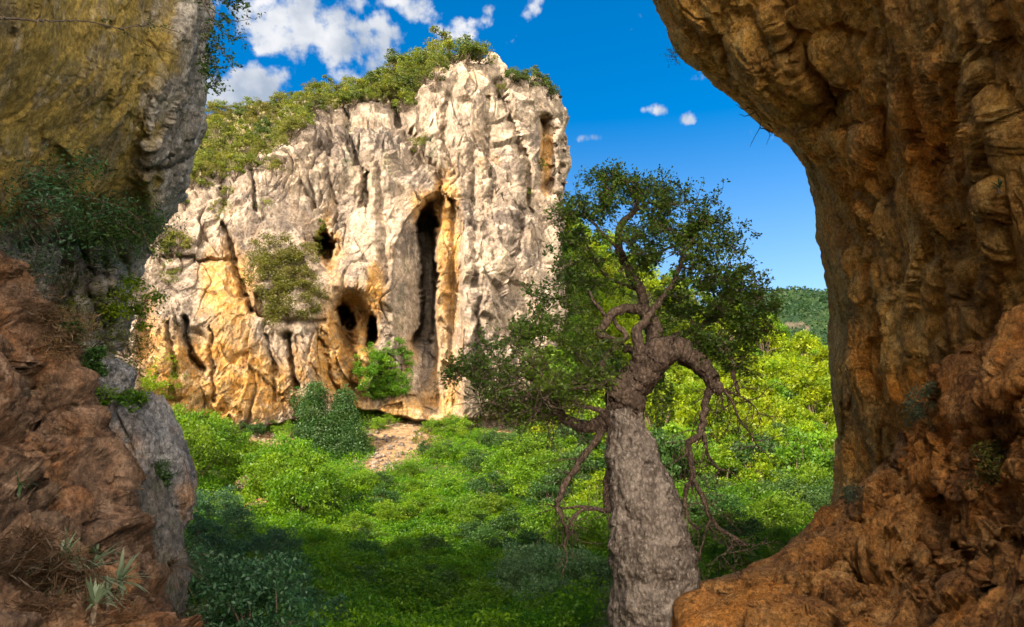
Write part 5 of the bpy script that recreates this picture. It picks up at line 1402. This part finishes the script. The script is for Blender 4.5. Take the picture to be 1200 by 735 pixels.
for (px, py, n, ln, lb) in [(205, 655, 60, 0.6, 'straw coloured grass clump beside the dark rock'), (215, 715, 50, 0.6, 'straw coloured grass clump at the bottom beside the dark rock')]:
    h = Vector(P(px - 8, py + 10, 8.5))
    class _T:  # a fixed seat on the flank of the dark rock
        pass
    rngg = np.random.RandomState(px)
    tb = []
    V, Q = [], []
    for i in range(n):
        a_ = rngg.uniform(-1.2, 1.2); dr = np.array((math.cos(a_) * 0.9, math.sin(a_) * 0.7 - 0.2, rngg.uniform(0.0, 0.9)))
        L_ = ln * rngg.uniform(0.5, 1.1); sidev = np.cross(dr, (0, 0, 1)); sidev /= np.linalg.norm(sidev)
        for j in range(7):
            f = j / 6; c_ = dr * L_ * f + np.array((0, 0, -0.45 * L_ * f * f)); ww = 0.008 * (1 - f * 0.9)
            V += [c_ - sidev * ww, c_ + sidev * ww]
            if j < 6: b_ = i * 14 + 2 * j; Q.append((b_, b_ + 1, b_ + 3, b_ + 2))
    tag(link('grass_clump', mesh_quads('grass_clump', np.array(V), np.array(Q), True, [L_dry]), loc=h), lb, 'grass clump', 'straw grass clumps beside the dark rock')


# ------------------------------------------------------------------ twigs hanging into the opening
def hanging_branch(name, paths, Y, leafs, leaf, mat, seed, label, rad=0.012, cat='branch', px_leaf=None):
    rng = np.random.RandomState(seed)
    b0 = P(paths[0][0][0], paths[0][0][1], Y)
    root = bpy.data.objects.new(name, None); col.objects.link(root); root.location = b0
    tb = Tubes(); C = []
    for pts in paths:
        a = np.array(pts, float)
        X = P(a[:, 0], a[:, 1], Y + (a[:, 2] if a.shape[1] > 2 else 0 * a[:, 0])) - b0
        s_ = spline(X, 10 * len(a)); s_[1:] += rng.normal(size=(len(s_) - 1, 3)) * 0.006
        tb.add(s_, np.linspace(rad, rad * 0.25, len(s_)), 6)
        if leafs:
            for _ in range(leafs):
                j = rng.randint(len(s_) // 4, len(s_))
                dr = rng.normal(size=3); dr /= np.linalg.norm(dr); ln = rng.uniform(0.08, 0.3)
                tb.add(spline([s_[j], s_[j] + dr * ln], 4), np.linspace(0.004, 0.0015, 4), 4)
                m = rng.randint(5, 12)
                C.append(s_[j] + dr * ln * rng.uniform(0.4, 1.1, (m, 1)) + rng.normal(size=(m, 3)) * 0.035)
    link('twig', tb.mesh('twig', M_stem), root)
    if C: link('leaves', leaf_mesh('leaves', np.concatenate(C), leaf, rng, mat, up=0.4, aspect=0.5), root)
    return tag(root, label, cat)


hanging_branch('hanging_branch', [[(232, -12), (250, 12), (272, 24), (298, 22)], [(236, 0), (254, 30), (268, 42), (285, 44)], [(236, 20), (252, 50), (262, 62), (275, 84)], [(238, 40), (248, 66), (254, 88), (250, 106)], [(236, 30), (246, 60), (240, 95)], [(240, -10), (262, 2), (285, 4)], [(232, 60), (240, 80), (258, 100)]], 12.6, 20, 0.075, L_dark, 4,
               'leafy dark green branch hanging off the overhang against the clouds', 0.012)
def on_rock(pts, off):
    out = []
    for px, py in pts:
        h, nn = hit(px, py, B_lw)
        out.append((px, py, (h.y if h is not None else 12.6) - off - 12.6))
    return out


hanging_branch('vine', [on_rock([(-20, 20), (20, 22), (40, 24), (70, 25), (100, 25), (140, 34), (160, 46), (180, 56), (200, 62), (216, 68)], 0.35), on_rock([(140, 34), (165, 30), (190, 32), (215, 40)], 0.4), on_rock([(168, 30), (175, 26), (182, 34)], 0.4)], 12.6, 3, 0.05, L_dark, 5, 'long bare vine strung along the ochre overhang', 0.014, 'vine')
hanging_branch('bare_twig', [[(884, 130), (892, 142), (889, 152), (882, 165), (879, 172)], [(890, 150), (898, 152), (902, 158), (898, 170)], [(878, 126), (870, 128), (862, 122)], [(884, 132), (874, 136), (866, 134)], [(900, 145), (906, 152), (903, 160)]], 14.9, 0, 0, L_dry, 6, 'bare twigs dangling from the lip of the right wall', 0.013, 'twig')
hanging_branch('bare_twig', [[(797, 58), (790, 62), (785, 60)], [(797, 62), (792, 67), (788, 66)]], 14.6, 10, 0.04, L_dark, 7, 'tiny tuft at the upper left lip of the right wall', 0.008, 'twig')
